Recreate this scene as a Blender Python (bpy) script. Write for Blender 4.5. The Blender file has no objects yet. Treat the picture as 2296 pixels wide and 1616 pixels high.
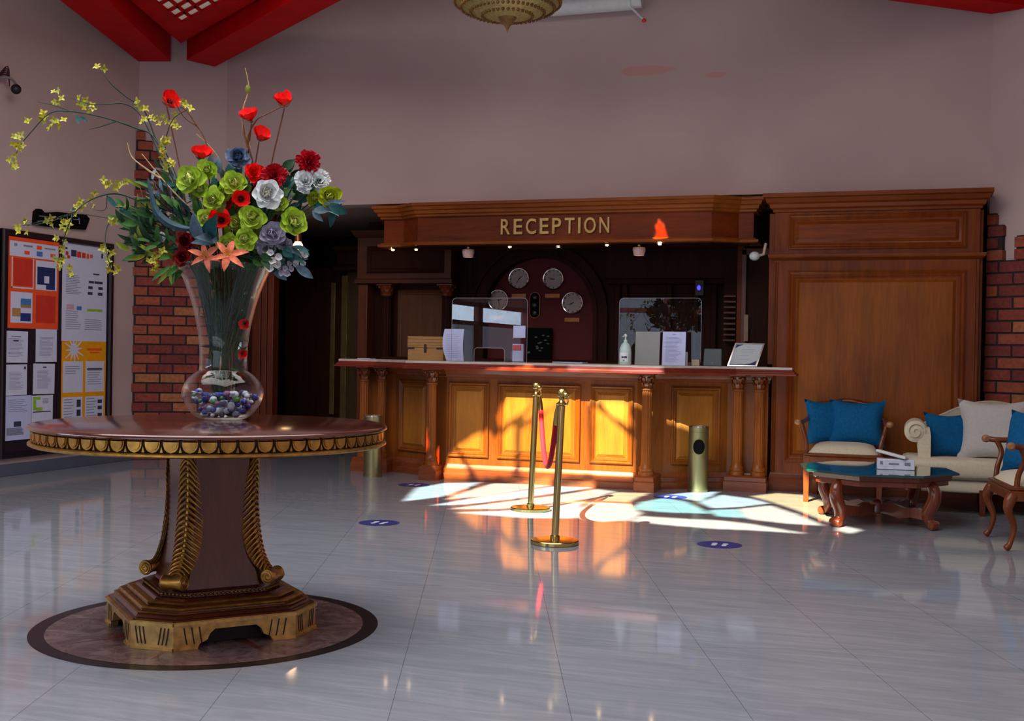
import bpy, bmesh, math, random
from mathutils import Vector, Matrix
PI = math.pi
rnd = random.Random(7)
SC = bpy.context.scene
COL = SC.collection

# ------------------------------------------------------------------ camera (solved from the photograph's own perspective)
W, H = 2296.0, 1616.0
FOC, PIT, ROL, YAW, HC = 2629.0, -0.0069, 0.0171, 0.3218, 1.2
CAMO = Vector((0, 0, HC))
CD = Vector((-math.sin(YAW) * math.cos(PIT), math.cos(YAW) * math.cos(PIT), math.sin(PIT)))
_r0 = Vector((math.cos(YAW), math.sin(YAW), 0)); _u0 = _r0.cross(CD)
CR = _r0 * math.cos(ROL) + _u0 * math.sin(ROL)
CU = _u0 * math.cos(ROL) - _r0 * math.sin(ROL)

def ray(px, py): return CD * FOC + CR * (px - W / 2) - CU * (py - H / 2)
def at_y(px, py, y): v = ray(px, py); return CAMO + v * (y / v.y)
def at_x(px, py, x): v = ray(px, py); return CAMO + v * (x / v.x)
def at_z(px, py, z): v = ray(px, py); return CAMO + v * ((z - HC) / v.z)
def at_d(px, py, d): return CAMO + ray(px, py) * (d / FOC)

cam = bpy.data.cameras.new('camera'); co = bpy.data.objects.new('camera', cam); COL.objects.link(co)
cam.sensor_width = 36; cam.lens = 36 * FOC / W; cam.clip_end = 200
m = Matrix((CR, CU, -CD)).transposed().to_4x4(); m.translation = CAMO
co.matrix_world = m
SC.camera = co

# ------------------------------------------------------------------ mesh builder
class MB:
    def __init__(s): s.v = []; s.f = []; s.m = []
    def add(s, vs, fs, mi=0):
        b = len(s.v); s.v += [Vector(p) for p in vs]
        for f in fs: s.f.append([b + i for i in f]); s.m.append(mi)
        return s
    def box(s, x0, x1, y0, y1, z0, z1, mi=0, M=None):
        vs = [Vector((x, y, z)) for z in (z0, z1) for y in (y0, y1) for x in (x0, x1)]
        if M: vs = [M @ p for p in vs]
        return s.add(vs, [(0, 2, 3, 1), (4, 5, 7, 6), (0, 1, 5, 4), (2, 6, 7, 3), (0, 4, 6, 2), (1, 3, 7, 5)], mi)
    def ext(s, poly, vec, mi=0):
        n = len(poly); vec = Vector(vec); P = [Vector(p) for p in poly]
        return s.add(P + [p + vec for p in P], [tuple(range(n))[::-1], tuple(range(n, 2 * n))] + [(i, (i + 1) % n, n + (i + 1) % n, n + i) for i in range(n)], mi)
    def prism(s, poly, z0, z1, mi=0): return s.ext([(x, y, z0) for x, y in poly], (0, 0, z1 - z0), mi)
    def loft(s, loops, mi=0, cap=True, close=False):
        n = len(loops[0]); vs = [p for l in loops for p in l]; k = len(loops); fs = []
        for a in range(k if close else k - 1):
            b = (a + 1) % k
            for i in range(n):
                j = (i + 1) % n; fs.append((a * n + i, a * n + j, b * n + j, b * n + i))
        if cap and not close: fs += [tuple(range(n))[::-1], tuple(range((k - 1) * n, k * n))]
        return s.add(vs, fs, mi)
    def lathe(s, prof, seg=32, c=(0, 0, 0), M=None, mi=0, cap=True):
        c = Vector(c); loops = []
        for r, z in prof:
            l = [Vector((max(r, 1e-5) * math.cos(2 * PI * i / seg), max(r, 1e-5) * math.sin(2 * PI * i / seg), z)) for i in range(seg)]
            loops.append([(M @ p if M else p) + c for p in l])
        return s.loft(loops, mi, cap)
    def tube(s, pts, r, seg=8, mi=0):
        P = [Vector(p) for p in pts]; n = len(P); R = r if isinstance(r, (list, tuple)) else [r] * n
        loops = []; prev = None
        for i in range(n):
            t = (P[min(i + 1, n - 1)] - P[max(i - 1, 0)])
            if t.length < 1e-9: t = Vector((0, 0, 1))
            t.normalize()
            if prev is None:
                a = Vector((0, 0, 1)) if abs(t.z) < .9 else Vector((1, 0, 0)); x = t.cross(a).normalized()
            else:
                x = (prev - t * prev.dot(t)); x = x.normalized() if x.length > 1e-6 else t.orthogonal().normalized()
            prev = x; y = t.cross(x)
            loops.append([P[i] + (x * math.cos(2 * PI * k / seg) + y * math.sin(2 * PI * k / seg)) * R[i] for k in range(seg)])
        return s.loft(loops, mi)
    def ell(s, c, rx, ry, rz, seg=16, rings=10, mi=0, M=None):
        c = Vector(c); loops = []
        for j in range(rings + 1):
            a = PI * j / rings - PI / 2; cr = max(math.cos(a), 1e-4)
            l = [Vector((rx * cr * math.cos(2 * PI * i / seg), ry * cr * math.sin(2 * PI * i / seg), rz * math.sin(a))) for i in range(seg)]
            loops.append([(M @ p if M else p) + c for p in l])
        return s.loft(loops, mi)
    def grid(s, fn, nu, nv, mi=0):
        vs = [fn(i / nu, j / nv) for i in range(nu + 1) for j in range(nv + 1)]; w = nv + 1
        return s.add(vs, [(i * w + j, (i + 1) * w + j, (i + 1) * w + j + 1, i * w + j + 1) for i in range(nu) for j in range(nv)], mi)
    def prof(s, poly, pr, mi=0, cap=True):
        """closed plan polygon (counter-clockwise) swept through (outward offset, z) steps"""
        return s.loft([[Vector((x, y, z)) for x, y in offs(poly, d)] for d, z in pr], mi, cap)

def offs(poly, d):
    n = len(poly); out = []
    for i in range(n):
        p0 = Vector(poly[i - 1]); p1 = Vector(poly[i]); p2 = Vector(poly[(i + 1) % n])
        a = (p1 - p0).normalized(); b = (p2 - p1).normalized()
        na = Vector((a.y, -a.x)); nb = Vector((b.y, -b.x))
        k = na + nb; k = k / max(.2, k.dot(na)) if k.length > 1e-6 else na
        out.append((p1.x + k.x * d, p1.y + k.y * d))
    return out

def catmull(P, n=8):
    P = [Vector(p) for p in P]; out = []
    for i in range(len(P) - 1):
        a = P[max(i - 1, 0)]; b = P[i]; c = P[i + 1]; d = P[min(i + 2, len(P) - 1)]
        for k in range(n):
            t = k / n
            out.append(.5 * ((2 * b) + (c - a) * t + (2 * a - 5 * b + 4 * c - d) * t * t + (3 * b - a - 3 * c + d) * t ** 3))
    out.append(P[-1]); return out

# ------------------------------------------------------------------ objects
WM = {}
def setp(o, **k):
    for a, b in k.items():
        if b: o[a] = b
def obj(name, mb, mats, parent=None, smooth=35, bevel=0.0, label=None, loc=None, solid=0):
    me = bpy.data.meshes.new(name)
    base = WM[parent.name] if parent else (Matrix.Translation(Vector(loc)) if loc is not None else Matrix.Identity(4))
    inv = base.inverted()
    me.from_pydata([tuple(inv @ p) for p in mb.v], [], mb.f)
    if not isinstance(mats, (list, tuple)): mats = [mats]
    for x in mats: me.materials.append(x)
    if len(mats) > 1: me.polygons.foreach_set('material_index', mb.m)
    bm = bmesh.new(); bm.from_mesh(me); bmesh.ops.recalc_face_normals(bm, faces=bm.faces); bm.to_mesh(me); bm.free()
    if smooth:
        me.polygons.foreach_set('use_smooth', [True] * len(me.polygons)); me.set_sharp_from_angle(angle=math.radians(smooth))
    me.update()
    o = bpy.data.objects.new(name, me); COL.objects.link(o)
    if parent: o.parent = parent
    elif loc is not None: o.location = loc
    WM[o.name] = base
    if label: o['label'] = label
    if bevel:
        b = o.modifiers.new('bevel', 'BEVEL'); b.width = bevel; b.segments = 2; b.limit_method = 'ANGLE'; b.angle_limit = math.radians(40)
    return o
def thing(name, label, cat, loc=(0, 0, 0), rz=0, group=None, M=None):
    o = bpy.data.objects.new(name, None); COL.objects.link(o); o.empty_display_size = .05
    M = M or (Matrix.Translation(Vector(loc)) @ Matrix.Rotation(rz, 4, 'Z'))
    o.matrix_world = M; WM[o.name] = M.copy()
    setp(o, label=label, category=cat, group=group); return o
def single(name, mb, mats, label, cat, loc, group=None, **k):
    o = obj(name, mb, mats, loc=loc, **k); setp(o, label=label, category=cat, group=group); return o
def struct(name, mb, mats, parent=None, **k):
    o = obj(name, mb, mats, parent, **k)
    if not parent: o['kind'] = 'structure'
    return o
def loc_mb(parent_M, mb):
    mb.v = [parent_M @ p for p in mb.v]; return mb
def dup(root, loc, rz, label, group=None, M=None):
    r = root.copy(); COL.objects.link(r)
    M = M or (Matrix.Translation(Vector(loc)) @ Matrix.Rotation(rz, 4, 'Z'))
    r.matrix_world = M; WM[r.name] = M.copy(); setp(r, label=label, group=group)
    for ch in list(root.children):
        c = ch.copy(); COL.objects.link(c); c.parent = r; WM[c.name] = M
        for g in list(ch.children):
            d = g.copy(); COL.objects.link(d); d.parent = c; WM[d.name] = M
    return r

# ------------------------------------------------------------------ materials
def lin(c):
    return tuple((x / 12.92 if x <= .04045 else ((x + .055) / 1.055) ** 2.4) for x in c)
def rgb(r, g, b): return lin((r / 255., g / 255., b / 255.))
class N:
    def __init__(s, name):
        s.m = bpy.data.materials.new(name); s.m.use_nodes = True; s.t = s.m.node_tree; s.t.nodes.clear()
        s.out = s.n('ShaderNodeOutputMaterial')
    def n(s, t, **k):
        x = s.t.nodes.new(t)
        for a, b in k.items():
            if a[0] == 'i' and a[1:].isdigit(): x.inputs[int(a[1:])].default_value = b
            elif a in ('operation', 'blend_type', 'data_type', 'wave_type', 'bands_direction', 'feature', 'wave_profile', 'distance', 'noise_dimensions', 'offset', 'offset_frequency', 'squash', 'squash_frequency', 'vector_type', 'rings_direction'): setattr(x, a, b)
            else: x.inputs[a].default_value = b
        return x
    def l(s, a, b): s.t.links.new(a, b); return s
    def coord(s, scale=(1, 1, 1), rot=(0, 0, 0), loc=(0, 0, 0), kind='Object'):
        tc = s.n('ShaderNodeTexCoord'); mp = s.n('ShaderNodeMapping')
        mp.inputs['Scale'].default_value = scale; mp.inputs['Rotation'].default_value = rot; mp.inputs['Location'].default_value = loc
        s.l(tc.outputs[kind], mp.inputs['Vector']); return mp.outputs[0]
    def ramp(s, fac, stops):
        r = s.n('ShaderNodeValToRGB'); e = r.color_ramp.elements
        while len(e) < len(stops): e.new(.5)
        for x, (p, c) in zip(e, stops): x.position = p; x.color = (*c[:3], 1)
        s.l(fac, r.inputs[0]); return r.outputs[0]
    def mix(s, fac, a, b, mode='MIX'):
        x = s.n('ShaderNodeMix', data_type='RGBA', blend_type=mode)
        for v, i in ((fac, 0), (a, 6), (b, 7)):
            if hasattr(v, 'is_linked'): s.l(v, x.inputs[i])
            else: x.inputs[i].default_value = v if i == 0 else (*v[:3], 1)
        return x.outputs[2]
    def bsdf(s, col=None, **k):
        b = s.n('ShaderNodeBsdfPrincipled')
        if col is not None:
            if hasattr(col, 'is_linked'): s.l(col, b.inputs['Base Color'])
            else: b.inputs['Base Color'].default_value = (*col[:3], 1)
        for a, v in k.items():
            a = {'rough': 'Roughness', 'metal': 'Metallic', 'coat': 'Coat Weight', 'coatr': 'Coat Roughness', 'spec': 'Specular IOR Level', 'sheen': 'Sheen Weight', 'trans': 'Transmission Weight', 'sss': 'Subsurface Weight'}.get(a, a)
            if hasattr(v, 'is_linked'): s.l(v, b.inputs[a])
            else: b.inputs[a].default_value = v
        s.l(b.outputs[0], s.out.inputs[0]); s.b = b; return b
    def bump(s, h, d=.01, st=.5):
        x = s.n('ShaderNodeBump'); x.inputs['Strength'].default_value = st; x.inputs['Distance'].default_value = d
        s.l(h, x.inputs['Height']); s.l(x.outputs[0], s.b.inputs['Normal'])

def sc(c, k): return tuple(min(1, x * k) for x in c)
def plain(name, c, rough=.5, var=.12, scale=20, metal=0, bump=0, **k):
    a = N(name); no = a.n('ShaderNodeTexNoise', Scale=scale, Detail=4.0); a.l(a.coord(), no.inputs['Vector'])
    col = a.ramp(no.outputs[0], [(.3, sc(c, 1 - var)), (.7, sc(c, 1 + var))])
    a.bsdf(col, rough=rough, metal=metal, **k)
    if bump: a.bump(no.outputs[0], bump, .4)
    return a.m
def wood(name, dark, light, axis='z', rough=.28, coat=.35, scale=1.0, contrast=.5, spec=.3, cm=.35):
    a = N(name)
    s = {'z': (9, 9, .7), 'x': (.7, 9, 9), 'y': (9, .7, 9)}[axis]
    v = a.coord(tuple(q * scale for q in s))
    n1 = a.n('ShaderNodeTexNoise', Scale=1.6, Detail=6.0, Roughness=.62, Distortion=.8); a.l(v, n1.inputs['Vector'])
    n2 = a.n('ShaderNodeTexNoise', Scale=14.0, Detail=3.0); a.l(v, n2.inputs['Vector'])
    n3 = a.n('ShaderNodeTexNoise', Scale=1.3, Detail=2.0); a.l(a.coord(), n3.inputs['Vector'])
    c1 = a.ramp(n1.outputs[0], [(.5 - contrast * .4, dark), (.5 + contrast * .35, light)])
    c2 = a.mix(.28, c1, a.ramp(n2.outputs[0], [(.35, sc(dark, .6)), (.65, sc(light, 1.1))]))
    c3 = a.mix(.45, c2, a.ramp(n3.outputs[0], [(.3, sc(dark, 1.0)), (.7, light)]))
    a.bsdf(c3, rough=rough, coat=coat * cm, coatr=.12, spec=spec)
    a.bump(n2.outputs[0], .002, .15)
    return a.m
def glassy(name, tint=(1, 1, 1), refl=.9, rough=0.0, base=.03, amt=.8, pwr=4.5):
    a = N(name)
    lw = a.n('ShaderNodeLayerWeight', Blend=.5)
    t = a.n('ShaderNodeBsdfTransparent'); t.inputs[0].default_value = (*tint, 1)
    g = a.n('ShaderNodeBsdfGlossy'); g.inputs[0].default_value = (refl, refl, refl, 1); g.inputs['Roughness'].default_value = rough
    no = a.n('ShaderNodeTexNoise', Scale=3.0); a.l(a.coord(), no.inputs['Vector'])
    pw = a.n('ShaderNodeMath', operation='POWER'); a.l(lw.outputs['Facing'], pw.inputs[0]); pw.inputs[1].default_value = pwr
    ma = a.n('ShaderNodeMath', operation='MULTIPLY_ADD'); a.l(pw.outputs[0], ma.inputs[0]); ma.inputs[1].default_value = amt; ma.inputs[2].default_value = base
    mb = a.n('ShaderNodeMath', operation='MULTIPLY_ADD'); a.l(no.outputs[0], mb.inputs[0]); mb.inputs[1].default_value = .004; a.l(ma.outputs[0], mb.inputs[2])
    mx = a.n('ShaderNodeMixShader'); a.l(mb.outputs[0], mx.inputs[0]); a.l(t.outputs[0], mx.inputs[1]); a.l(g.outputs[0], mx.inputs[2])
    a.l(mx.outputs[0], a.out.inputs[0]); return a.m
def emis(name, c, st):
    a = N(name); no = a.n('ShaderNodeTexNoise', Scale=30.0); a.l(a.coord(), no.inputs['Vector'])
    col = a.ramp(no.outputs[0], [(.2, sc(c, .95)), (.8, c)])
    b = a.bsdf((.8, .8, .8), rough=.4); a.l(col, b.inputs['Emission Color']); b.inputs['Emission Strength'].default_value = st
    return a.m

MAH_D, MAH_L = (.035, .0065, .0025), (.19, .04, .010)
M_mah = wood('mahogany_vertical', MAH_D, MAH_L, 'z')
M_mahx = wood('mahogany_horizontal', MAH_D, MAH_L, 'x')
M_cab = wood('cabinet_wood', (.055, .008, .001), (.25, .052, .0045), 'z', rough=.32, coat=.2, spec=.16)
M_cabp = wood('cabinet_panel_wood', (.10, .021, .0015), (.31, .085, .005), 'z', rough=.36, coat=.15, scale=.6, spec=.16)
M_cabx = wood('cabinet_rail_wood', (.055, .008, .001), (.26, .055, .005), 'x', rough=.32, coat=.2, spec=.16)
M_cnt = wood('counter_wood', (.10, .022, .005), (.34, .098, .014), 'z', rough=.3, coat=.25, spec=.2)
M_cntp = wood('counter_panel_wood', (.22, .07, .012), (.48, .185, .026), 'z', rough=.32, coat=.2, scale=.7, spec=.2)
M_cntx = wood('counter_rail_wood', (.11, .02, .006), (.30, .075, .02), 'x', rough=.25, coat=.4)
M_can = wood('canopy_wood', (.06, .008, .001), (.22, .038, .004), 'x', rough=.4, coat=.1, spec=.14)
M_canx = wood('canopy_moulding_wood', (.10, .018, .002), (.34, .088, .009), 'x', rough=.34, coat=.15, spec=.18)
M_dkw = wood('dark_wood', (.010, .0025, .0015), (.05, .011, .004), 'z', rough=.6, coat=0, spec=.12)
M_dkp = wood('lit_panel_wood', (.05, .016, .004), (.16, .055, .012), 'z', rough=.5, coat=0)
M_tabw = wood('table_mahogany', (.035, .006, .003), (.125, .022, .009), 'z', rough=.25, coat=.5, scale=1.5, cm=1, spec=.5)
M_tabt = wood('table_top_mahogany', (.04, .007, .004), (.11, .02, .010), 'x', rough=.16, coat=.9, scale=1.2, cm=1, spec=.5)
M_chw = wood('chair_wood', (.05, .010, .003), (.23, .055, .012), 'z', rough=.3, coat=.35, scale=2)
M_ctw = wood('coffee_table_wood', (.06, .009, .003), (.26, .05, .013), 'z', rough=.22, coat=.5, scale=2, cm=1, spec=.5)
M_boxw = wood('pale_box_wood', (.30, .15, .05), (.52, .30, .11), 'x', rough=.5, coat=0, scale=2)
M_gilt = plain('antique_gilt', rgb(176, 132, 62), .34, .35, 28, metal=.85, bump=.003)
M_giltd = plain('dark_gilt', rgb(120, 84, 40), .4, .4, 40, metal=.6, bump=.003)
M_umber = plain('umber_glaze', rgb(40, 18, 12), .5, .3, 40)
M_brass = plain('polished_brass', rgb(196, 172, 108), .16, .08, 6, metal=1.0)
M_brassb = plain('brushed_brass', rgb(158, 150, 108), .33, .10, 6, metal=.9)
M_black = plain('black_paint', rgb(14, 11, 13), .5, .3, 20)
M_blackg = plain('black_gloss', rgb(10, 10, 12), .2, .2, 20)
M_white = plain('white_paint', rgb(214, 220, 222), .45, .05, 20)
M_red = plain('red_beam_paint', rgb(186, 3, 12), .6, .12, 5, spec=.08)
M_leath = plain('cream_upholstery', rgb(205, 196, 172), .75, .06, 60, bump=.002, sheen=.2)
M_grayc = plain('grey_white_cushion', rgb(186, 184, 182), .8, .06, 60, bump=.002)
M_blue = plain('blue_velvet', rgb(4, 84, 134), .85, .18, 50, bump=.002, spec=.2)
M_rope = plain('red_velvet', rgb(190, 4, 30), .8, .15, 60)
M_papr = plain('white_paper', rgb(206, 210, 236), .6, .03, 30)
M_papr2 = plain('blue_white_paper', rgb(190, 198, 240), .6, .03, 30)
M_ink = plain('grey_print', rgb(128, 132, 160), .6, .25, 90)
M_inkd = plain('dark_print', rgb(52, 54, 84), .6, .2, 60)
M_orange = plain('orange_print', rgb(238, 84, 40), .55, .08, 12)
M_redp = plain('red_print', rgb(206, 52, 36), .55, .08, 12)
M_amber = plain('amber_print', rgb(236, 158, 8), .55, .08, 12)
M_navy = plain('navy_print', rgb(26, 44, 96), .55, .3, 30)
M_sky = plain('sky_blue_print', rgb(70, 120, 190), .55, .3, 25)
M_lime = plain('lime_print', rgb(140, 190, 50), .55, .2, 20)
M_pink = plain('pink_print', rgb(206, 160, 190), .6, .15, 60)
M_stick = plain('blue_sticker', rgb(46, 56, 128), .35, .08, 20)
M_foot = plain('white_sticker_print', rgb(200, 205, 220), .4, .05, 20)
M_niche = plain('crimson_niche', rgb(92, 3, 12), .7, .15, 8)
M_clock = plain('pearl_clock_face', rgb(176, 160, 152), .35, .12, 30)
M_chrome = plain('chrome', rgb(220, 215, 208), .12, .05, 10, metal=1.0)
M_plate = plain('brass_name_plate', rgb(150, 92, 44), .35, .1, 20, metal=.5)
M_glass = glassy('vase_glass', (.97, .985, .98), 1.0, 0.0, .018, 1.0, 4.2)
M_acry = glassy('acrylic_sheet', (.96, .96, .96), 1, .0, .042, .7)
M_acrye = plain('acrylic_edge', rgb(150, 150, 165), .25, .1, 30)
M_green = glassy('green_table_glass_film', (.5, .8, .75), .6, 0, .1, 1.0)
M_gtop = plain('green_glass_top', rgb(6, 66, 72), .08, .25, 6, coat=.8)
M_lamp = emis('lamp_glow', rgb(255, 214, 170), 26.0)
M_lampd = emis('lamp_glow_soft', rgb(255, 205, 165), 7.0)
M_frost = plain('frosted_glass', rgb(206, 176, 170), .3, .12, 80)
M_marb = plain('cream_marble', rgb(190, 180, 170), .18, .12, 12)
# ================================================================== ROOM SHELL
XC = -3.14          # the hall is symmetric about this line
def wall_mat():
    a = N('mauve_plaster')
    v = a.coord()
    n1 = a.n('ShaderNodeTexNoise', Scale=.8, Detail=3.0); a.l(v, n1.inputs['Vector'])
    n2 = a.n('ShaderNodeTexNoise', Scale=60.0, Detail=3.0); a.l(v, n2.inputs['Vector'])
    c = a.ramp(n1.outputs[0], [(.3, rgb(186, 163, 161)), (.7, rgb(200, 177, 174))])
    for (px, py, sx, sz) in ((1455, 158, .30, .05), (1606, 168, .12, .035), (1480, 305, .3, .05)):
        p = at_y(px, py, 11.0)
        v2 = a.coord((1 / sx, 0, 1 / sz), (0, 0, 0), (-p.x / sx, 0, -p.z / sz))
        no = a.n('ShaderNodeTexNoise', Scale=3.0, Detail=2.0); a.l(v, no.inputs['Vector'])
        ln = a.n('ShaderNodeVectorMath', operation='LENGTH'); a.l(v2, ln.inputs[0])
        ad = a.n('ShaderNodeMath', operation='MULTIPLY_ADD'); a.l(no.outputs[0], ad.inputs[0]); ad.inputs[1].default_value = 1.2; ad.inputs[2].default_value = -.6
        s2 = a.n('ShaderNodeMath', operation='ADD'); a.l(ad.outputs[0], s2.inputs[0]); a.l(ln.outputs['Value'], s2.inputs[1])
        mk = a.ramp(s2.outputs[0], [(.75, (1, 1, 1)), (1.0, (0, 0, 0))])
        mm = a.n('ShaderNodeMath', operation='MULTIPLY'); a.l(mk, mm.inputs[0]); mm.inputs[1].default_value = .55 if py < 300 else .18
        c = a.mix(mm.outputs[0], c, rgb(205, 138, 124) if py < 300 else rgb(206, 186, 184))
    a.bsdf(c, rough=.85); a.bump(n2.outputs[0], .002, .2)
    return a.m
M_wall = wall_mat()
M_ceil = plain('ceiling_plaster', rgb(150, 130, 128), .9, .05, 3)

def floor_mat():
    a = N('polished_marble_tile')
    ang = math.radians(19.6)
    P = at_z(1268, 1550, 0); c = math.cos(ang); s = math.sin(ang)
    s0 = P.x * c + P.y * s
    v = a.coord((1, 1, 1), (0, 0, -ang), (-s0, 0, 0))     # rotate into the tile grid
    br = a.n('ShaderNodeTexBrick', offset=.0, offset_frequency=2, squash=1.0)
    br.inputs['Scale'].default_value = 1.0; br.inputs['Mortar Size'].default_value = .0016; br.inputs['Mortar Smooth'].default_value = .3
    br.inputs['Brick Width'].default_value = .6; br.inputs['Row Height'].default_value = 1.2
    br.inputs['Color1'].default_value = (1, 1, 1, 1); br.inputs['Color2'].default_value = (.95, .95, .95, 1); br.inputs['Mortar'].default_value = (.42, .42, .42, 1)
    a.l(v, br.inputs['Vector'])
    v2 = a.coord((1.2, 9, 1), (0, 0, -ang))
    n1 = a.n('ShaderNodeTexNoise', Scale=1.6, Detail=7.0, Roughness=.65, Distortion=1.2); a.l(v2, n1.inputs['Vector'])
    n2 = a.n('ShaderNodeTexNoise', Scale=.5, Detail=2.0); a.l(a.coord(), n2.inputs['Vector'])
    col = a.ramp(n1.outputs[0], [(.25, rgb(118, 123, 134)), (.5, rgb(136, 142, 153)), (.72, rgb(155, 160, 168))])
    col = a.mix(.25, col, a.ramp(n2.outputs[0], [(.3, rgb(136, 136, 140)), (.7, rgb(136, 150, 172))]))
    col = a.mix(.9, col, br.outputs['Color'], 'MULTIPLY')
    rr = a.ramp(n1.outputs[0], [(.3, (.045,) * 3), (.8, (.085,) * 3)])
    a.bsdf(col, rough=rr, spec=.2)
    return a.m
M_floor = floor_mat()
struct('floor', MB().box(-9, 4.5, -4.2, 15, -.1, 0), M_floor, smooth=0)

# walls
PL0, PL1 = (-7.70, 10.50), (-6.95, 11.0)      # chamfered pier on the left, mirrored on the right
PR0, PR1 = (0.69, 11.0), (1.43, 10.50)
ZT = 5.0
# left wall with a window in it behind the camera's left shoulder
WY0, WY1, WZ0, WZ1 = -3.85, 2.4, .95, 2.14
mb = MB()
mb.box(-7.9, -7.7, -4.2, WY0, 0, ZT); mb.box(-7.9, -7.7, WY1, 10.5, 0, ZT)
mb.box(-7.9, -7.7, WY0, WY1, 0, WZ0); mb.box(-7.9, -7.7, WY0, WY1, WZ1, ZT)
struct('wall_left', mb, M_wall, smooth=0)
struct('wall_pier_left', MB().prism([PL0, PL1, (-6.95, 11.25), (-7.9, 11.25), (-7.9, 10.5)], 0, ZT), M_wall, smooth=0)
struct('wall_back', MB().box(-6.95, 0.69, 11.0, 11.25, 2.70, ZT), M_wall, smooth=0)
struct('wall_pier_right', MB().prism([PR0, PR1, (1.63, 10.5), (1.63, 11.25), (.69, 11.25)], 0, ZT), M_wall, smooth=0)
struct('wall_right', MB().box(1.43, 1.63, -4.2, 10.5, 0, ZT), M_wall, smooth=0)
# front wall, behind the camera, with a wide glazed opening
FX0, FX1, FZ0, FZ1 = -6.2, 0.6, .15, 3.0
mb = MB(); mb.box(-7.9, FX0, -4.2, -4.0, 0, ZT); mb.box(FX1, 1.63, -4.2, -4.0, 0, ZT)
mb.box(FX0, FX1, -4.2, -4.0, 0, FZ0); mb.box(FX0, FX1, -4.2, -4.0, FZ1, ZT)
struct('wall_front', mb, M_wall, smooth=0)
# passage behind the hall wall
struct('ceiling_passage', MB().box(-7.9, 1.63, 11.25, 14.2, 2.70, 2.85), M_ceil, smooth=0)
struct('wall_passage_end', MB().box(-7.9, 1.63, 14.0, 14.2, 0, 2.7), M_dkw, smooth=0)
struct('wall_passage_left', MB().box(-7.9, -7.7, 11.25, 14.0, 0, 2.7), M_dkw, smooth=0)
struct('wall_passage_right', MB().box(1.43, 1.63, 11.25, 14.0, 0, 2.7), M_dkw, smooth=0)
struct('baseboard_left', MB().box(-7.7, -7.675, -4.0, 10.48, 0, .11), plain('grey_skirting', rgb(86, 92, 110), .25, .1, 6), bevel=.004)

# window frames
M_frame = plain('red_brown_window_frame', rgb(96, 22, 24), .4, .15, 10)
M_pane = glassy('window_pane', (.95, .97, 1), .9, 0, .03, 1)
w = thing('window_2', None, None, (-7.8, .25, 0)); w['kind'] = 'structure'
mb = MB()
for y, w_ in ((WY0, .08), (-.99, .24), (.95, .09), (WY1 - .08, .08)): mb.box(-7.84, -7.74, y, y + w_, WZ0, WZ1)
for z in (WZ0, 1.70, WZ1 - .08): mb.box(-7.84, -7.74, WY0, WY1, z, z + .08)
obj('window_frame', mb, M_frame, w, smooth=0); obj('window_pane', MB().box(-7.795, -7.79, WY0, WY1, WZ0, WZ1), M_pane, w, smooth=0)
w = thing('window_3', None, None, (-2.8, -4.1, 0)); w['kind'] = 'structure'
mb = MB()
for k in range(6): x = FX0 + k * (FX1 - FX0 - .1) / 5; mb.box(x, x + .1, -4.15, -4.05, FZ0, FZ1)
for z in (FZ0, 2.1, FZ1 - .1): mb.box(FX0, FX1, -4.15, -4.05, z, z + .1)
obj('window_frame', mb, M_frame, w, smooth=0); obj('window_pane', MB().box(FX0, FX1, -4.11, -4.10, FZ0, FZ1), M_pane, w, smooth=0)

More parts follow.
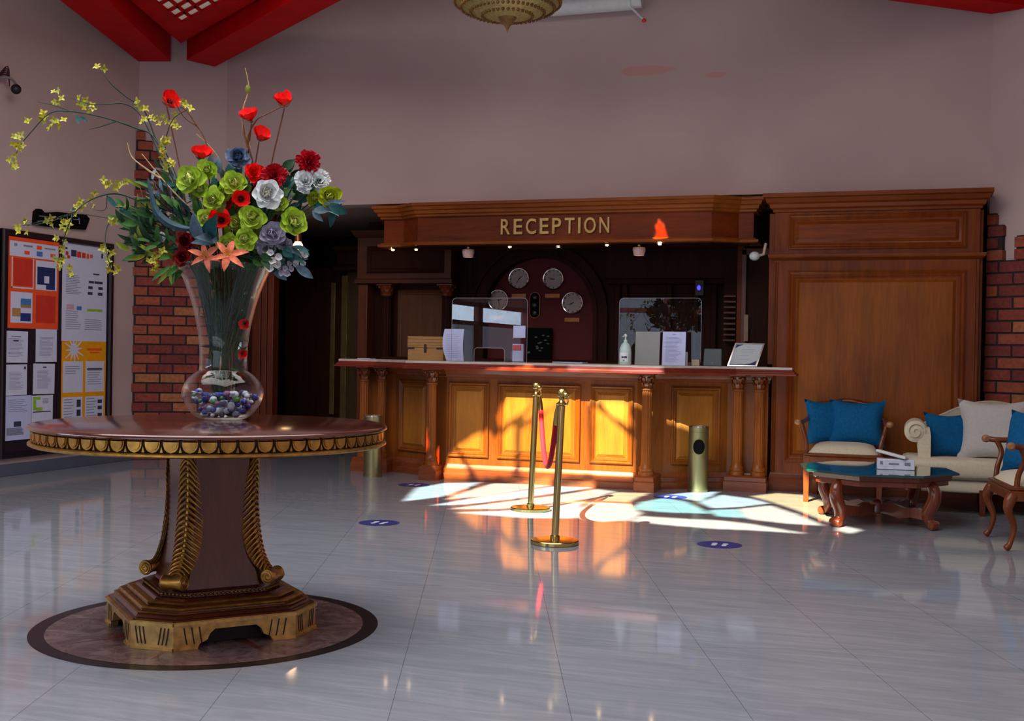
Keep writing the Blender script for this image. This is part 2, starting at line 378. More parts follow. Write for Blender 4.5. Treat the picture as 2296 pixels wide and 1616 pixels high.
# ------------------------------------------------------------------ stained glass skylight
SUN = Vector((.24, .97, -.78)).normalized()
ZS = 4.95
def up(p): return p - SUN * ((p.z - ZS) / SUN.z)
def grow(P, d):
    Q = [(p.x, p.y) for p in P]
    if sum(Q[i - 1][0] * Q[i][1] - Q[i][0] * Q[i - 1][1] for i in range(len(Q))) < 0: Q = Q[::-1]
    return [Vector((x, y, ZS)) for x, y in offs(Q, d)]
def pf(*a): return grow([up(at_z(x, y, 0.0)) for x, y in a], .018)
def pc(*a): return grow([up(at_y(x, y, 10.22)) for x, y in a], .008)
cream, warm, teal, aqua, amber, orng = (1, .93, .74), (1, .80, .42), (.42, .88, .84), (.72, .97, .98), (1, .62, .16), (1, .16, .02)
dwarm, dcream, damber, daqua = (.62, .52, .24), (.8, .76, .5), (.56, .38, .12), (.45, .62, .8)
panes = [
 (aqua, pf((912, 1122), (938, 1094), (1000, 1083), (1072, 1082), (1030, 1098), (985, 1113))),
 (cream, pf((1010, 1118), (1060, 1098), (1110, 1084), (1240, 1086), (1180, 1096), (1090, 1110))),
 (aqua, pf((978, 1132), (1070, 1116), (1160, 1102), (1250, 1090), (1330, 1092), (1250, 1104), (1130, 1120), (1040, 1130))),
 (cream, pf((1020, 1140), (1130, 1126), (1250, 1111), (1340, 1097), (1372, 1101), (1330, 1116), (1230, 1128), (1120, 1140))),
 (aqua, pf((1035, 1149), (1140, 1145), (1240, 1132), (1300, 1124), (1290, 1146), (1282, 1161), (1180, 1160), (1100, 1154))),
 (cream, pf((1296, 1158), (1304, 1140), (1335, 1127), (1400, 1130), (1432, 1150), (1405, 1166), (1340, 1169))),
 (warm, pf((1345, 1121), (1385, 1104), (1450, 1106), (1420, 1116), (1405, 1125))),
 (cream, pf((1425, 1168), (1440, 1158), (1520, 1163), (1610, 1167), (1680, 1175), (1790, 1194), (1700, 1188), (1600, 1184), (1500, 1176))),
 (teal, pf((1422, 1141), (1440, 1126), (1490, 1117), (1532, 1124), (1585, 1150), (1500, 1148))),
 (aqua, pf((1480, 1112), (1530, 1106), (1572, 1103), (1605, 1103), (1568, 1122), (1540, 1118))),
 (aqua, pf((1574, 1126), (1620, 1110), (1680, 1118), (1720, 1128), (1650, 1136), (1600, 1138))),
 (teal, pf((1592, 1144), (1650, 1142), (1668, 1160), (1615, 1157))),
 (cream, pf((1662, 1141), (1725, 1134), (1780, 1152), (1838, 1177), (1760, 1172), (1684, 1163))),
 (warm, pf((1690, 1112), (1745, 1106), (1800, 1110), (1850, 1128), (1870, 1150), (1858, 1170), (1800, 1146), (1740, 1126))),
 (cream, pf((1880, 1188), (1890, 1180), (1925, 1188), (1905, 1194))),
 # those that reach the counter front
 (dcream, pc((998, 1072), (1000, 1032), (1016, 1008), (1052, 1066), (1040, 1074))),
 (dwarm, pc((1026, 1000), (1062, 974), (1094, 962), (1098, 980), (1150, 954), (1146, 1064), (1075, 1070))),
 (dwarm, pc((1110, 930), (1138, 884), (1190, 884), (1186, 906), (1118, 950))),
 (dwarm, pc((1196, 884), (1262, 884), (1240, 905), (1168, 942), (1200, 900))),
 (damber, pc((1168, 962), (1240, 915), (1290, 884), (1308, 888), (1316, 1060), (1240, 1066), (1166, 1062))),
 (dwarm, pc((1326, 905), (1412, 978), (1414, 1070), (1326, 1062))),
 (dcream, pc((1336, 884), (1402, 880), (1412, 952), (1370, 925))),
 (orng, pc((955, 1024), (961, 985), (969, 985), (974, 1024))),
 (amber, [up(at_y(x, y, 9.93)) for x, y in ((1128, 830), (1180, 816), (1200, 816), (1170, 830))]),
 (daqua, [up(at_y(x, y, 9.93)) for x, y in ((1262, 840), (1275, 818), (1480, 824), (1490, 844))]),
 (orng, [up(at_y(x, y, 10.78)) for x, y in ((1466, 541), (1470, 520), (1468, 506), (1477, 489), (1484, 500), (1490, 506), (1495, 524), (1488, 541))]),
]
xs = [p.x for c, P in panes for p in P]; ys = [p.y for c, P in panes for p in P]
SX0, SX1, SY0, SY1 = min(xs) - .3, max(xs) + .3, min(ys) - .3, max(ys) + .3
mb = MB(); mb.box(-7.9, 1.63, -4.2, SY0, ZT, ZT + .1); mb.box(-7.9, 1.63, SY1, 11.25, ZT, ZT + .1)
mb.box(-7.9, SX0, SY0, SY1, ZT, ZT + .1); mb.box(SX1, 1.63, SY0, SY1, ZT, ZT + .1)
struct('ceiling', mb, M_ceil, smooth=0)
sk = thing('window_1', None, None, ((SX0 + SX1) / 2, (SY0 + SY1) / 2, ZS)); sk['kind'] = 'structure'
def inside(P, x, y):
    c = False; n = len(P)
    for i in range(n):
        p, q = P[i], P[i - 1]
        if (p.y > y) != (q.y > y) and x < (q.x - p.x) * (y - p.y) / (q.y - p.y) + p.x: c = not c
    return c
mb = MB(); CELL = .02; ny = int((SY1 - SY0) / CELL) + 1; nx = int((SX1 - SX0) / CELL) + 1
for j in range(-2, ny + 2):           # lead sheet, open where the glass is
    y = SY0 + j * CELL; yc = y + CELL / 2; act = [P for c, P in panes if min(p.y for p in P) < yc < max(p.y for p in P)]
    st = -2
    for i in range(-2, nx + 3):
        x = SX0 + (i + .5) * CELL
        if i == nx + 2 or any(inside(P, x, yc) for P in act):
            if i > st: mb.add([(SX0 + st * CELL, y, ZS), (SX0 + i * CELL, y, ZS), (SX0 + i * CELL, y + CELL, ZS), (SX0 + st * CELL, y + CELL, ZS)], [(0, 1, 2, 3)])
            st = i + 1
obj('lead_came', mb, plain('lead_came', rgb(70, 30, 30), .6), sk, smooth=0)
PM = {}
for c, P in panes:
    if c not in PM:
        a = N('stained_glass_%d' % len(PM)); t = a.n('ShaderNodeBsdfTransparent')
        no = a.n('ShaderNodeTexNoise', Scale=5.0); a.l(a.coord(), no.inputs['Vector'])
        a.l(a.ramp(no.outputs[0], [(.3, sc(c, .86)), (.7, c)]), t.inputs[0]); a.l(t.outputs[0], a.out.inputs[0]); PM[c] = a.m
    obj('pane', MB().add(P, [tuple(range(len(P)))]), PM[c], sk, smooth=0)

# ------------------------------------------------------------------ red ceiling beams and the lattice between them
def beam(n, A, B, A2, B2, z, h):
    mb = MB(); mb.loft([[A + Vector((0, 0, z)), B + Vector((0, 0, z)), B + Vector((0, 0, z + h)), A + Vector((0, 0, z + h))], [A2 + Vector((0, 0, z)), B2 + Vector((0, 0, z)), B2 + Vector((0, 0, z + h)), A2 + Vector((0, 0, z + h))]])
    return struct(n, mb, M_red, bevel=.006, smooth=0)
def fl(px, py, z): p = at_z(px, py, z); return Vector((p.x, p.y, 0))
Z0 = 4.2
def longer(a, b, k=2.4): return a, a + (b - a) * k
a1, a2 = longer(fl(310, 138, Z0), fl(133, 0, Z0)); b1, b2 = longer(fl(383, 138, Z0), fl(240, 0, Z0)); beam('trim_1', a1, b1, a2, b2, Z0, .36)
a1, a2 = longer(fl(482, 150, Z0), fl(767, 0, Z0)); b1, b2 = longer(fl(418, 135, Z0), fl(655, 0, Z0)); beam('trim_2', a1, b1, a2, b2, Z0, .36)
def mir(p): return Vector((2 * XC - p.x, p.y, 0))
a1, a2 = longer(fl(482, 150, Z0), fl(767, 0, Z0)); b1, b2 = longer(fl(418, 135, Z0), fl(655, 0, Z0))
a1, a2 = (fl(2222, 32, Z0), fl(1960, -3, Z0)); a2 = a1 + (a2 - a1) * 2.2
dv = Vector((.33, -.12, 0)); beam('trim_3', a1, a1 + dv, a2, a2 + Vector((.2, -.3, 0)), Z0, .36)
Z1 = 4.35
tip = fl(405, 97, Z1); la = fl(292, 0, Z1); ra = fl(575, 0, Z1); ti = fl(407, 50, Z1); li = fl(345, 0, Z1); ri = fl(500, 0, Z1)
la, ra = tip + (la - tip) * 2.2, tip + (ra - tip) * 2.2; li, ri = ti + (li - ti) * 2.2, ti + (ri - ti) * 2.2
mb = MB(); hz = Vector((0, 0, .16)); zz = Vector((0, 0, Z1))
for A, B, C2, D in ((tip, la, li, ti), (tip, ti, ri, ra)): mb.ext([A + zz, B + zz, C2 + zz, D + zz], hz)
struct('trim_4', mb, M_red, smooth=0)
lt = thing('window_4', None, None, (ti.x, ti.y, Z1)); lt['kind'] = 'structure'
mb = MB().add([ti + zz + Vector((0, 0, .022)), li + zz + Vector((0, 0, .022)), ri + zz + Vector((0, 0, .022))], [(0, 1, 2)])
obj('pane', mb, emis('daylit_lattice_glow', rgb(196, 186, 140), .16), lt, smooth=0)  # weak glow put into the pane for daylight coming through
mb = MB()
for k in (.10, .22, .36, .54, .76):
    for A, B in ((li, ri), (ri, li)):
        p = ti + (A - ti) * k + zz; q = p + (B - ti) * .62 * (1 - k)
        d = (q - p).normalized(); nn = Vector((-d.y, d.x, 0)) * .016
        mb.ext([p + nn, q + nn, q - nn, p - nn], (0, 0, .02))
obj('lattice_bar', mb, M_red, lt, smooth=0)

# ------------------------------------------------------------------ brick facing on both piers
M_br = [plain('brick_%d' % i, c, .8, .25, 30, bump=.004) for i, c in enumerate((rgb(134, 56, 42), rgb(148, 72, 48), rgb(116, 46, 40), rgb(160, 98, 60), rgb(106, 42, 38)))]
M_mort = plain('dark_mortar', rgb(46, 38, 40), .9, .2, 40)
def bricks(name, A, B, top, rows, s0, s1, rh, bl, seed, dark=None):
    A = Vector((*A, 0)); B = Vector((*B, 0)); d = (B - A).normalized(); n = Vector((d.y, -d.x, 0)); r = random.Random(seed); mb = MB()
    for k in range(rows):
        z = k * rh + .004; o = (k % 2) * bl / 2
        for lo, hi in top(z + rh / 2):
            s = s0 - o
            while s < hi:
                a = max(s, lo) + r.uniform(-.006, .006) * (s < lo + .05); b = min(s + bl - .019, hi); s += bl
                if b - a < .035: continue
                th = .05 + r.uniform(0, .008); mi = r.choice((0, 0, 1, 1, 2, 2, 3, 4))
                P = [A + d * a, A + d * b, A + d * b + n * th, A + d * a + n * th]
                mb.ext([p + Vector((0, 0, z)) for p in P], (0, 0, rh - .017), mi)
            P = [A + d * (lo + .01), A + d * (hi - .01), A + d * (hi - .01) + n * .043, A + d * (lo + .01) + n * .043]
            mb.ext([p + Vector((0, 0, z - .006)) for p in P], (0, 0, rh + .002), 5)
    return struct(name, mb, M_br + [M_mort], smooth=0)
L = 0.90
def topL(z):
    if z < 2.30: return [(-.03, L)]
    if z < 2.52: return [(-.03, .50)]
    if z < 2.9: return [(-.03, .085)]
    if z < 3.0: return [(-.03, .10), (.17, .33)]
    if z < 3.1: return [(-.03, .30)]
    if z < 3.26: return [(-.03, .22)]
    if z < 3.42: return [(-.03, .15)]
    if z < 3.52: return [(-.02, .07)]
    return []
bricks('wall_brick_left', PL0, PL1, topL, 38, 0, L, .102, .262, 3)
def topR(z):
    if z < 2.06: return [(.015, .89)]
    if z < 2.28: return [(.015, .16), (.27, .89)]
    if z < 2.40: return [(.015, .16), (.40, .89)]
    if z < 2.50: return [(.015, .09), (.55, .89)]
    return []
bricks('wall_brick_right', PR0, PR1, topR, 30, 0, L, .103, .27, 5)

# ------------------------------------------------------------------ round marble inlay under the table
TC = Vector((-2.82, 4.395, 0)); MC = Vector((-2.826, 4.393, 0))
def medal_mat():
    a = N('medallion_marble'); v = a.coord((1, 1, 1))
    n1 = a.n('ShaderNodeTexNoise', Scale=7.0, Detail=8.0, Roughness=.7, Distortion=1.5); a.l(v, n1.inputs['Vector'])
    a.bsdf(a.ramp(n1.outputs[0], [(.3, rgb(62, 44, 46)), (.5, rgb(104, 82, 84)), (.7, rgb(140, 120, 120))]), rough=.22, spec=.25); return a.m
M_med = medal_mat()
M_medr = plain('red_marble', rgb(110, 54, 50), .22, .3, 16, spec=.25); M_medg = plain('grey_marble', rgb(116, 104, 102), .22, .3, 14, spec=.25)
M_medk = plain('black_marble', rgb(24, 21, 27), .25, .5, 12, spec=.2)
md = thing('floor_medallion', None, None, MC); md['kind'] = 'structure'
def disc(r, z, c=MC, seg=96): return MB().add([c + Vector((r * math.cos(2 * PI * i / seg), r * math.sin(2 * PI * i / seg), z)) for i in range(seg)], [tuple(range(seg))])
obj('border_ring', disc(.727, .0008), M_medk, md, smooth=0); obj('marble_disc', disc(.662, .0014), M_med, md, smooth=0)
mb = MB(); mg = MB()
for k in range(16):
    a = 2 * PI * k / 16 + .2; r1 = .60 if k % 2 == 0 else .44
    t = MB() 
    (mb if k % 2 == 0 else mg).add([MC + Vector((.12 * math.cos(a - .35), .12 * math.sin(a - .35), .002 + .0004 * (k % 2))), MC + Vector((r1 * math.cos(a), r1 * math.sin(a), .002 + .0004 * (k % 2))), MC + Vector((.12 * math.cos(a + .35), .12 * math.sin(a + .35), .002 + .0004 * (k % 2)))], [(0, 1, 2)])
obj('star_inlay', mb, M_medr, md, smooth=0); obj('grey_star_inlay', mg, M_medg, md, smooth=0)

# ------------------------------------------------------------------ light
wd = bpy.data.worlds.new('world'); SC.world = wd; wd.use_nodes = True
bg = wd.node_tree.nodes['Background']; bg.inputs[0].default_value = (.72, .84, 1, 1); bg.inputs[1].default_value = 1.6
def area(n, loc, rot, sx, sy, e, c):
    l = bpy.data.lights.new(n, 'AREA'); l.shape = 'RECTANGLE'; l.size = sx; l.size_y = sy; l.energy = e; l.color = c
    o = bpy.data.objects.new(n, l); o.location = loc; o.rotation_euler = rot; COL.objects.link(o); return o
area('daylight_left', (-7.89, (WY0 + WY1) / 2, 1.92), (0, -PI / 2, 0), .30, 6.2, 95, (.70, .84, 1))
area('daylight_front', ((FX0 + FX1) / 2, -3.98, 1.6), (-PI / 2, 0, 0), 6.6, 2.7, 310, (.80, .88, 1))
area('skylight_fill', (-3.1, 4.2, 4.9), (0, 0, 0), 6.0, 5.5, 400, (1, .94, .91))  # soft fill lamp added below the closed ceiling for the skylight
s = bpy.data.lights.new('sun', 'SUN'); s.energy = 42; s.angle = math.radians(.5); s.color = (1, .93, .80)
so = bpy.data.objects.new('sun', s); so.rotation_euler = SUN.to_track_quat('-Z', 'Y').to_euler(); COL.objects.link(so)
SC.view_settings.view_transform = 'Standard'; SC.view_settings.look = 'None'; SC.view_settings.exposure = 0; SC.view_settings.gamma = 1
SC.cycles.use_denoising = True; SC.cycles.max_bounces = 10; SC.cycles.transparent_max_bounces = 24; SC.cycles.sample_clamp_indirect = 6; SC.cycles.caustics_reflective = False; SC.cycles.caustics_refractive = False
# ================================================================== RECEPTION
def raised(mb, mp, O, U, V, w, h, N_, mid=None, fr=.05, dep=.018, field=.035):
    """raised panel on a face: O corner, U/V unit axes, N_ outward. mb gets the moulding ring, mp the field"""
    def ring(i, d): return [O + U * i + V * i + N_ * d, O + U * (w - i) + V * i + N_ * d, O + U * (w - i) + V * (h - i) + N_ * d, O + U * i + V * (h - i) + N_ * d]
    mb.loft([ring(0, 0), ring(0, dep * .7), ring(fr * .2, dep), ring(fr * .45, dep * .55), ring(fr * .6, dep * .75), ring(fr * .85, .004), ring(fr, .002)], cap=False)
    mp.loft([ring(fr, .001), ring(fr + .004, .001), ring(fr + field, dep * .8), ring(fr + field + .004, dep * .8)], cap=False)
    mp.add(ring(fr + field + .004, dep * .8), [(0, 1, 2, 3)])
    return mb, mp
X, Y, Z = Vector((1, 0, 0)), Vector((0, 1, 0)), Vector((0, 0, 1))

# ------------------------------------------------------------------ counter
cnt = thing('reception_counter', 'long orange-brown wooden reception counter with raised panels and carved columns', 'counter', (XC, 10.4, 0))
BODY = [(-5.16, 10.95), (-5.16, 10.70), (-4.78, 10.70), (-4.26, 10.43), (-4.06, 10.26), (-2.24, 10.26), (-2.03, 10.43), (-1.50, 10.70), (-1.14, 10.70), (-1.14, 10.95)]
obj('counter_body', MB().prism(BODY, .12, 1.035), M_cnt, cnt, smooth=0)
PL = [(-5.16, 10.95), (-5.16, 10.66), (-4.79, 10.66), (-4.28, 10.40), (-4.05, 10.215), (-2.25, 10.215), (-2.02, 10.40), (-1.49, 10.66), (-1.14, 10.66), (-1.14, 10.95)]
obj('plinth', MB().prof(PL, [(.01, 0), (.01, .055), (-.002, .065), (-.002, .10), (-.012, .105), (-.03, .135), (-.034, .15)]), M_cntx, cnt, smooth=30)
obj('frieze_rail', MB().prof(BODY, [(.002, .955), (.014, .965), (.014, .985), (.022, .99), (.03, 1.01), (.05, 1.034)], cap=False), M_cntx, cnt, smooth=30)
def front_panel(pts, plane):
    pass
for x0p, x1p in ((1006, 1096), (1116, 1301), (1323, 1420)):
    a = at_y(x0p, 950, 10.26).x; b = at_y(x1p, 950, 10.26).x
    m1, m2 = MB(), MB(); raised(m1, m2, Vector((a, 10.26, .215)), X, Z, b - a, .70, -Y, fr=.055, dep=.024, field=.03)
    p = obj('panel', m2, M_cntp, cnt, smooth=0); obj('panel_moulding', m1, M_cnt, p, smooth=30)
for A, B in (((-2.03, 10.43), (-1.50, 10.70)), ((-4.78, 10.70), (-4.26, 10.43))):
    A = Vector((*A, 0)); B = Vector((*B, 0)); U = (B - A).normalized(); Nn = Vector((U.y, -U.x, 0))
    m1, m2 = MB(), MB(); raised(m1, m2, A + U * .07 + Z * .215, U, Z, (B - A).length - .14, .70, Nn, fr=.05, dep=.022, field=.03)
    p = obj('panel', m2, M_cntp, cnt, smooth=0); obj('panel_moulding', m1, M_cnt, p, smooth=30)
def column(parent, x, y, zb, zt, r=.046, mat=M_cnt, sq=True):
    h = zt - zb; seg = 48; mb = MB(); loops = []
    prof = [(1.45, 0), (1.45, .03), (1.25, .04), (1.35, .055), (1.3, .07), (1.05, .085), (1.0, .11)]
    for k, z in prof: loops.append([Vector((x + r * k * math.cos(2 * PI * i / seg), y + r * k * math.sin(2 * PI * i / seg), zb + z)) for i in range(seg)])
    for t in (0, .25, .5, .75, 1):
        z = zb + .12 + (h - .12 - .15) * t; k = 1.0 - .08 * t
        loops.append([Vector((x + r * k * (1 - .11 * (i % 4 in (0, 1))) * math.cos(2 * PI * i / seg), y + r * k * (1 - .11 * (i % 4 in (0, 1))) * math.sin(2 * PI * i / seg), z)) for i in range(seg)])
    for k, z in ((1.12, -.145), (1.12, -.13), (.95, -.125)):
        loops.append([Vector((x + r * k * math.cos(2 * PI * i / seg), y + r * k * math.sin(2 * PI * i / seg), zt + z)) for i in range(seg)])
    mb.loft(loops); o = obj('column', mb, mat, parent, smooth=40)
    cap = MB(); cap.lathe([(r * .9, zt - .13), (r * 1.05, zt - .06), (r * 1.4, zt - .02)], 20, (x, y, 0))
    for row, (zz, n, rr) in enumerate(((zt - .125, 8, 1.0), (zt - .08, 8, 1.2))):
        for i in range(n):
            a = 2 * PI * (i + .5 * row) / n; d = Vector((math.cos(a), math.sin(a), 0)); t = Vector((-d.y, d.x, 0)); c = Vector((x, y, zz))
            cap.grid(lambda u, v: c + d * r * (rr + .55 * u ** 2.2) + Z * (.058 * u - .02 * max(0, u - .8) * 5) + t * (v - .5) * r * .75 * math.sin(PI * (.2 + .75 * u)), 5, 2)
    for i in range(4):
        a = PI / 4 + PI / 2 * i; d = Vector((math.cos(a), math.sin(a), 0)); cap.ell(Vector((x, y, zt - .03)) + d * r * 1.5, .014, .014, .016, 8, 6)
    cap.box(x - r * 1.5, x + r * 1.5, y - r * 1.5, y + r * 1.5, zt - .014, zt)
    obj('capital', cap, M_cntx, o, smooth=50)
def block(x0, x1, y0, y1):
    P = [(x0, y0), (x1, y0), (x1, y1), (x0, y1)]
    obj('column_block', MB().prof(P, [(0, 0), (0, .085), (-.006, .092), (-.006, .125), (-.02, .14)]), M_cntx, cnt, smooth=30)
block(-4.25, -4.08, 10.06, 10.43); block(-2.215, -2.035, 10.06, 10.43)
block(-1.50, -1.125, 10.51, 10.68); block(-5.17, -4.78, 10.51, 10.68)
for x, y in ((-4.165, 10.145), (-2.125, 10.145), (-1.395, 10.59), (-1.205, 10.59), (-5.07, 10.59), (-4.88, 10.59)): column(cnt, x, y, .14, 1.035)
TOP = [(-5.30, 10.94), (-5.30, 10.37), (-4.87, 10.37), (-4.37, 9.93), (-1.93, 9.93), (-1.38, 10.37), (-.875, 10.37), (-.875, 10.64), (-1.14, 10.64), (-1.14, 10.94)]
tp = thing('counter_worktop', 'moulded mahogany worktop with cream marble slab running along the reception counter', 'worktop', (XC, 10.4, 1.035))
obj('moulded_edge', MB().prof(TOP, [(-.05, 1.036), (0, 1.036), (.004, 1.05), (-.012, 1.056), (-.014, 1.066), (-.028, 1.074), (-.03, 1.088), (-.06, 1.088)]), wood('worktop_mahogany', (.09, .010, .006), (.26, .035, .018), 'x', rough=.42, coat=.2, spec=.2), tp, smooth=30)
obj('marble_slab', MB().prof(TOP, [(-.05, 1.0885), (-.034, 1.0885), (-.034, 1.106), (-.040, 1.110), (-.06, 1.110)]), M_marb, tp, smooth=30)
ZC = 1.110

# ------------------------------------------------------------------ canopy
KAN = [(-5.06, 11.24), (-5.06, 10.97), (-4.84, 10.97), (-4.615, 10.80), (-1.69, 10.80), (-1.465, 10.97), (-1.33, 10.97), (-1.33, 11.24)]
can = thing('reception_canopy', 'stained wooden canopy with stepped crown moulding above the reception counter', 'canopy', (XC, 11, 2.25))
obj('frieze', MB().prof(KAN, [(-.02, 2.29), (0, 2.29), (0, 2.53), (-.02, 2.53)]), M_can, can, smooth=0)
obj('lower_moulding', MB().prof(KAN, [(-.1, 2.25), (.045, 2.25), (.05, 2.262), (.05, 2.276), (.022, 2.284), (.018, 2.292), (-.02, 2.292)]), M_canx, can, smooth=30)
obj('crown_moulding', MB().prof(KAN, [(-.02, 2.525), (.012, 2.525), (.03, 2.535), (.03, 2.552), (.05, 2.562), (.055, 2.59), (.075, 2.60), (.085, 2.63), (.10, 2.636), (.10, 2.664), (-.05, 2.664)]), M_canx, can, smooth=30)
obj('soffit', MB().prof(offs(KAN, -.06), [(0, 2.242), (0, 2.262)]), M_dkw, can, smooth=0)
# letters
sg = thing('reception_sign', 'gilt capital letters spelling RECEPTION fixed on the canopy front', 'sign', (-3.0, 10.79, 2.30))
M_let = plain('letter_gilt', rgb(176, 142, 84), .3, .15, 20, metal=.55)
xa = at_y(1124, 510, 10.79).x; xb = at_y(1367, 507, 10.79).x
def letter(ch, x, w, z0, h):
    cu = bpy.data.curves.new('t', 'FONT'); cu.body = ch; cu.size = 1; cu.extrude = .5; cu.bevel_depth = 0; cu.offset = .012
    o = bpy.data.objects.new('t', cu); COL.objects.link(o); bpy.context.view_layer.update()
    me = bpy.data.meshes.new_from_object(o.evaluated_get(bpy.context.evaluated_depsgraph_get()))
    vx = [v.co.x for v in me.vertices]; vy = [v.co.y for v in me.vertices]
    a, b, c, d = min(vx), max(vx), min(vy), max(vy)
    mb = MB().add([Vector((x + (v.co.x - a) / (b - a) * w, 10.784 - v.co.z * .022, z0 + (v.co.y - c) / (d - c) * h)) for v in me.vertices], [tuple(p.vertices) for p in me.polygons])
    bpy.data.objects.remove(o); bpy.data.meshes.remove(me); bpy.data.curves.remove(cu); return mb
ws = {'R': .80, 'E': .74, 'C': .86, 'P': .74, 'T': .80, 'I': .2, 'O': .94, 'N': .80}; gap = .30
tot = sum(ws[c] for c in 'RECEPTION') + gap * 8; k = (xb - xa) / tot; x = xa
zt_ = at_y(1245, 489, 10.79).z; zb_ = at_y(1245, 524, 10.79).z
for ch in 'RECEPTION':
    obj('letter', letter(ch, x, ws[ch] * k, zb_, zt_ - zb_), M_let, sg, smooth=0); x += (ws[ch] + gap) * k
# recessed downlights in the soffit
dl = None
for i, (px, py, nm) in enumerate(((888, 561, 'leftmost, under the left wing of the canopy'), (934, 559, 'second from left, at the canopy corner'), (1143, 553, 'under the canopy below the first letters'), (1252, 552, 'under the middle of the canopy lettering'), (1361, 549, 'under the canopy below the last letters'), (1478, 546, 'under the canopy right of the lettering'))):
    p = at_z(px, py, 2.24); p = Vector((p.x, min(max(p.y, 10.86), 11.1), 2.24)); lab = 'small recessed warm downlight ' + nm
    if dl is None:
        dl = thing('recessed_downlight', lab, 'light', p, 0, 'canopy downlights')
        obj('trim_ring', MB().lathe([(.022, 0), (.034, 0), (.034, -.006), (.026, -.008), (.022, -.002)], 20, p), M_brass, dl)
        obj('bulb', MB().ell(p, .020, .020, .012, 12, 6), M_lamp, dl)
    else: dup(dl, p, 0, lab)
# two glass lamp shades under the canopy
def hang_lamp(px, py, lab):
    p = at_y(px, py, 10.93); t = thing('glass_lamp', lab, 'lamp', (p.x, 10.93, 2.242), 0, 'glass lamps under the canopy'); c = (p.x, 10.93, 0)
    obj('bracket', MB().lathe([(.02, 2.242), (.02, 2.225), (.012, 2.22), (.012, 2.205)], 14, c), M_brass, t)
    obj('shade', MB().lathe([(.03, 2.222), (.058, 2.215), (.062, 2.19), (.05, 2.14), (.046, 2.138), (.055, 2.19), (.03, 2.21)], 20, c), M_frost, t)
    obj('bulb', MB().ell((p.x, 10.93, 2.175), .022, .022, .03, 10, 8), emis('small_bulb', rgb(255, 215, 190), 2.5), t)
hang_lamp(1050, 560, 'left frosted glass lamp hanging under the canopy'); hang_lamp(1433, 560, 'right frosted glass lamp hanging under the canopy')
# white spot lamp by the cabinet
p = at_y(1697, 574, 10.95); t = thing('spot_lamp', 'white ball-headed spot lamp beneath the canopy beside tall cabinet', 'lamp', (p.x, 10.95, 2.13))
obj('head', MB().ell((p.x - .02, 10.95, 2.125), .05, .05, .042, 18, 12), M_white, t)
obj('arm', MB().tube([(p.x + .02, 10.95, 2.13), (p.x + .06, 10.96, 2.14), (p.x + .075, 10.99, 2.243)], .014, 10), M_frost, t)

# ------------------------------------------------------------------ tall panelled cabinet on the right
CX0, CX1, CY = -1.112, .602, 10.72
cb = thing('panelled_cabinet', 'tall orange-brown wooden cabinet wall with two framed panels and crown', 'cabinet', ((CX0 + CX1) / 2, 10.85, 0))
CP = [(CX0, 10.975), (CX0, CY), (CX1, CY), (CX1, 10.975)]
obj('carcass', MB().prism(CP, .1, 2.55), M_cab, cb, smooth=0)
obj('plinth', MB().prof(CP, [(.014, 0), (.014, .12), (.01, .13), (.008, .15), (0, .165)]), M_cabx, cb, smooth=30)
obj('crown_moulding', MB().prof([(CX0, 10.875), (CX0, CY), (CX1, CY), (CX1, 10.875)], [(0, 2.49), (.015, 2.495), (.015, 2.515), (.04, 2.53), (.045, 2.56), (.07, 2.575), (.08, 2.61), (.10, 2.62), (.10, 2.655), (0, 2.655)]), M_cabx, cb, smooth=30)
obj('middle_moulding', MB().prof(CP, [(0, 2.062), (.02, 2.07), (.045, 2.085), (.05, 2.10), (.05, 2.115), (.01, 2.12)]), M_cabx, cb, smooth=30)
obj('corner_post', MB().box(CX0 - .05, CX0, 10.76, 10.97, 1.13, 2.49), M_cab, cb, smooth=0, bevel=.006); obj('corner_post', MB().box(CX1, CX1 + .03, 10.77, 10.95, 0, 2.49), M_cab, cb, smooth=0, bevel=.006)
a, b = at_y(1768, 560, CY), at_y(2169, 478, CY)
m1, m2 = MB(), MB(); raised(m1, m2, Vector((a.x, CY, 2.16)), X, Z, b.x - a.x, .31, -Y, fr=.06, dep=.02, field=.03)
p = obj('upper_panel', m2, M_cabx, cb, smooth=0); obj('panel_moulding', m1, M_cab, p, smooth=30)
m1, m2 = MB(), MB(); raised(m1, m2, Vector((a.x, CY, .27)), X, Z, b.x - a.x, 1.70, -Y, fr=.075, dep=.024, field=.03)
p = obj('lower_panel', m2, M_cabp, cb, smooth=0); obj('panel_moulding', m1, M_cab, p, smooth=30)
for xx in (CX0 + .012, CX0 + .03, CX1 - .03): obj('corner_bead', MB().tube([(xx, CY - .002, .17), (xx, CY - .002, 2.05)], .007, 8), M_cab, cb)

# ------------------------------------------------------------------ back-office wall unit
BY = 12.2
bu = thing('arched_wall_unit', 'dark wooden wall unit with a crimson arched niche behind the reception counter', 'wall unit', (-3.7, BY, 0))
def bx(px, y=BY): return at_y(px, 700, y).x
def bz(py, px=1000, y=BY): return at_y(px, py, y).z
XL, XR = bx(824), -1.25
acx, acz, ar = bx(1208), bz(705, 1208), .62
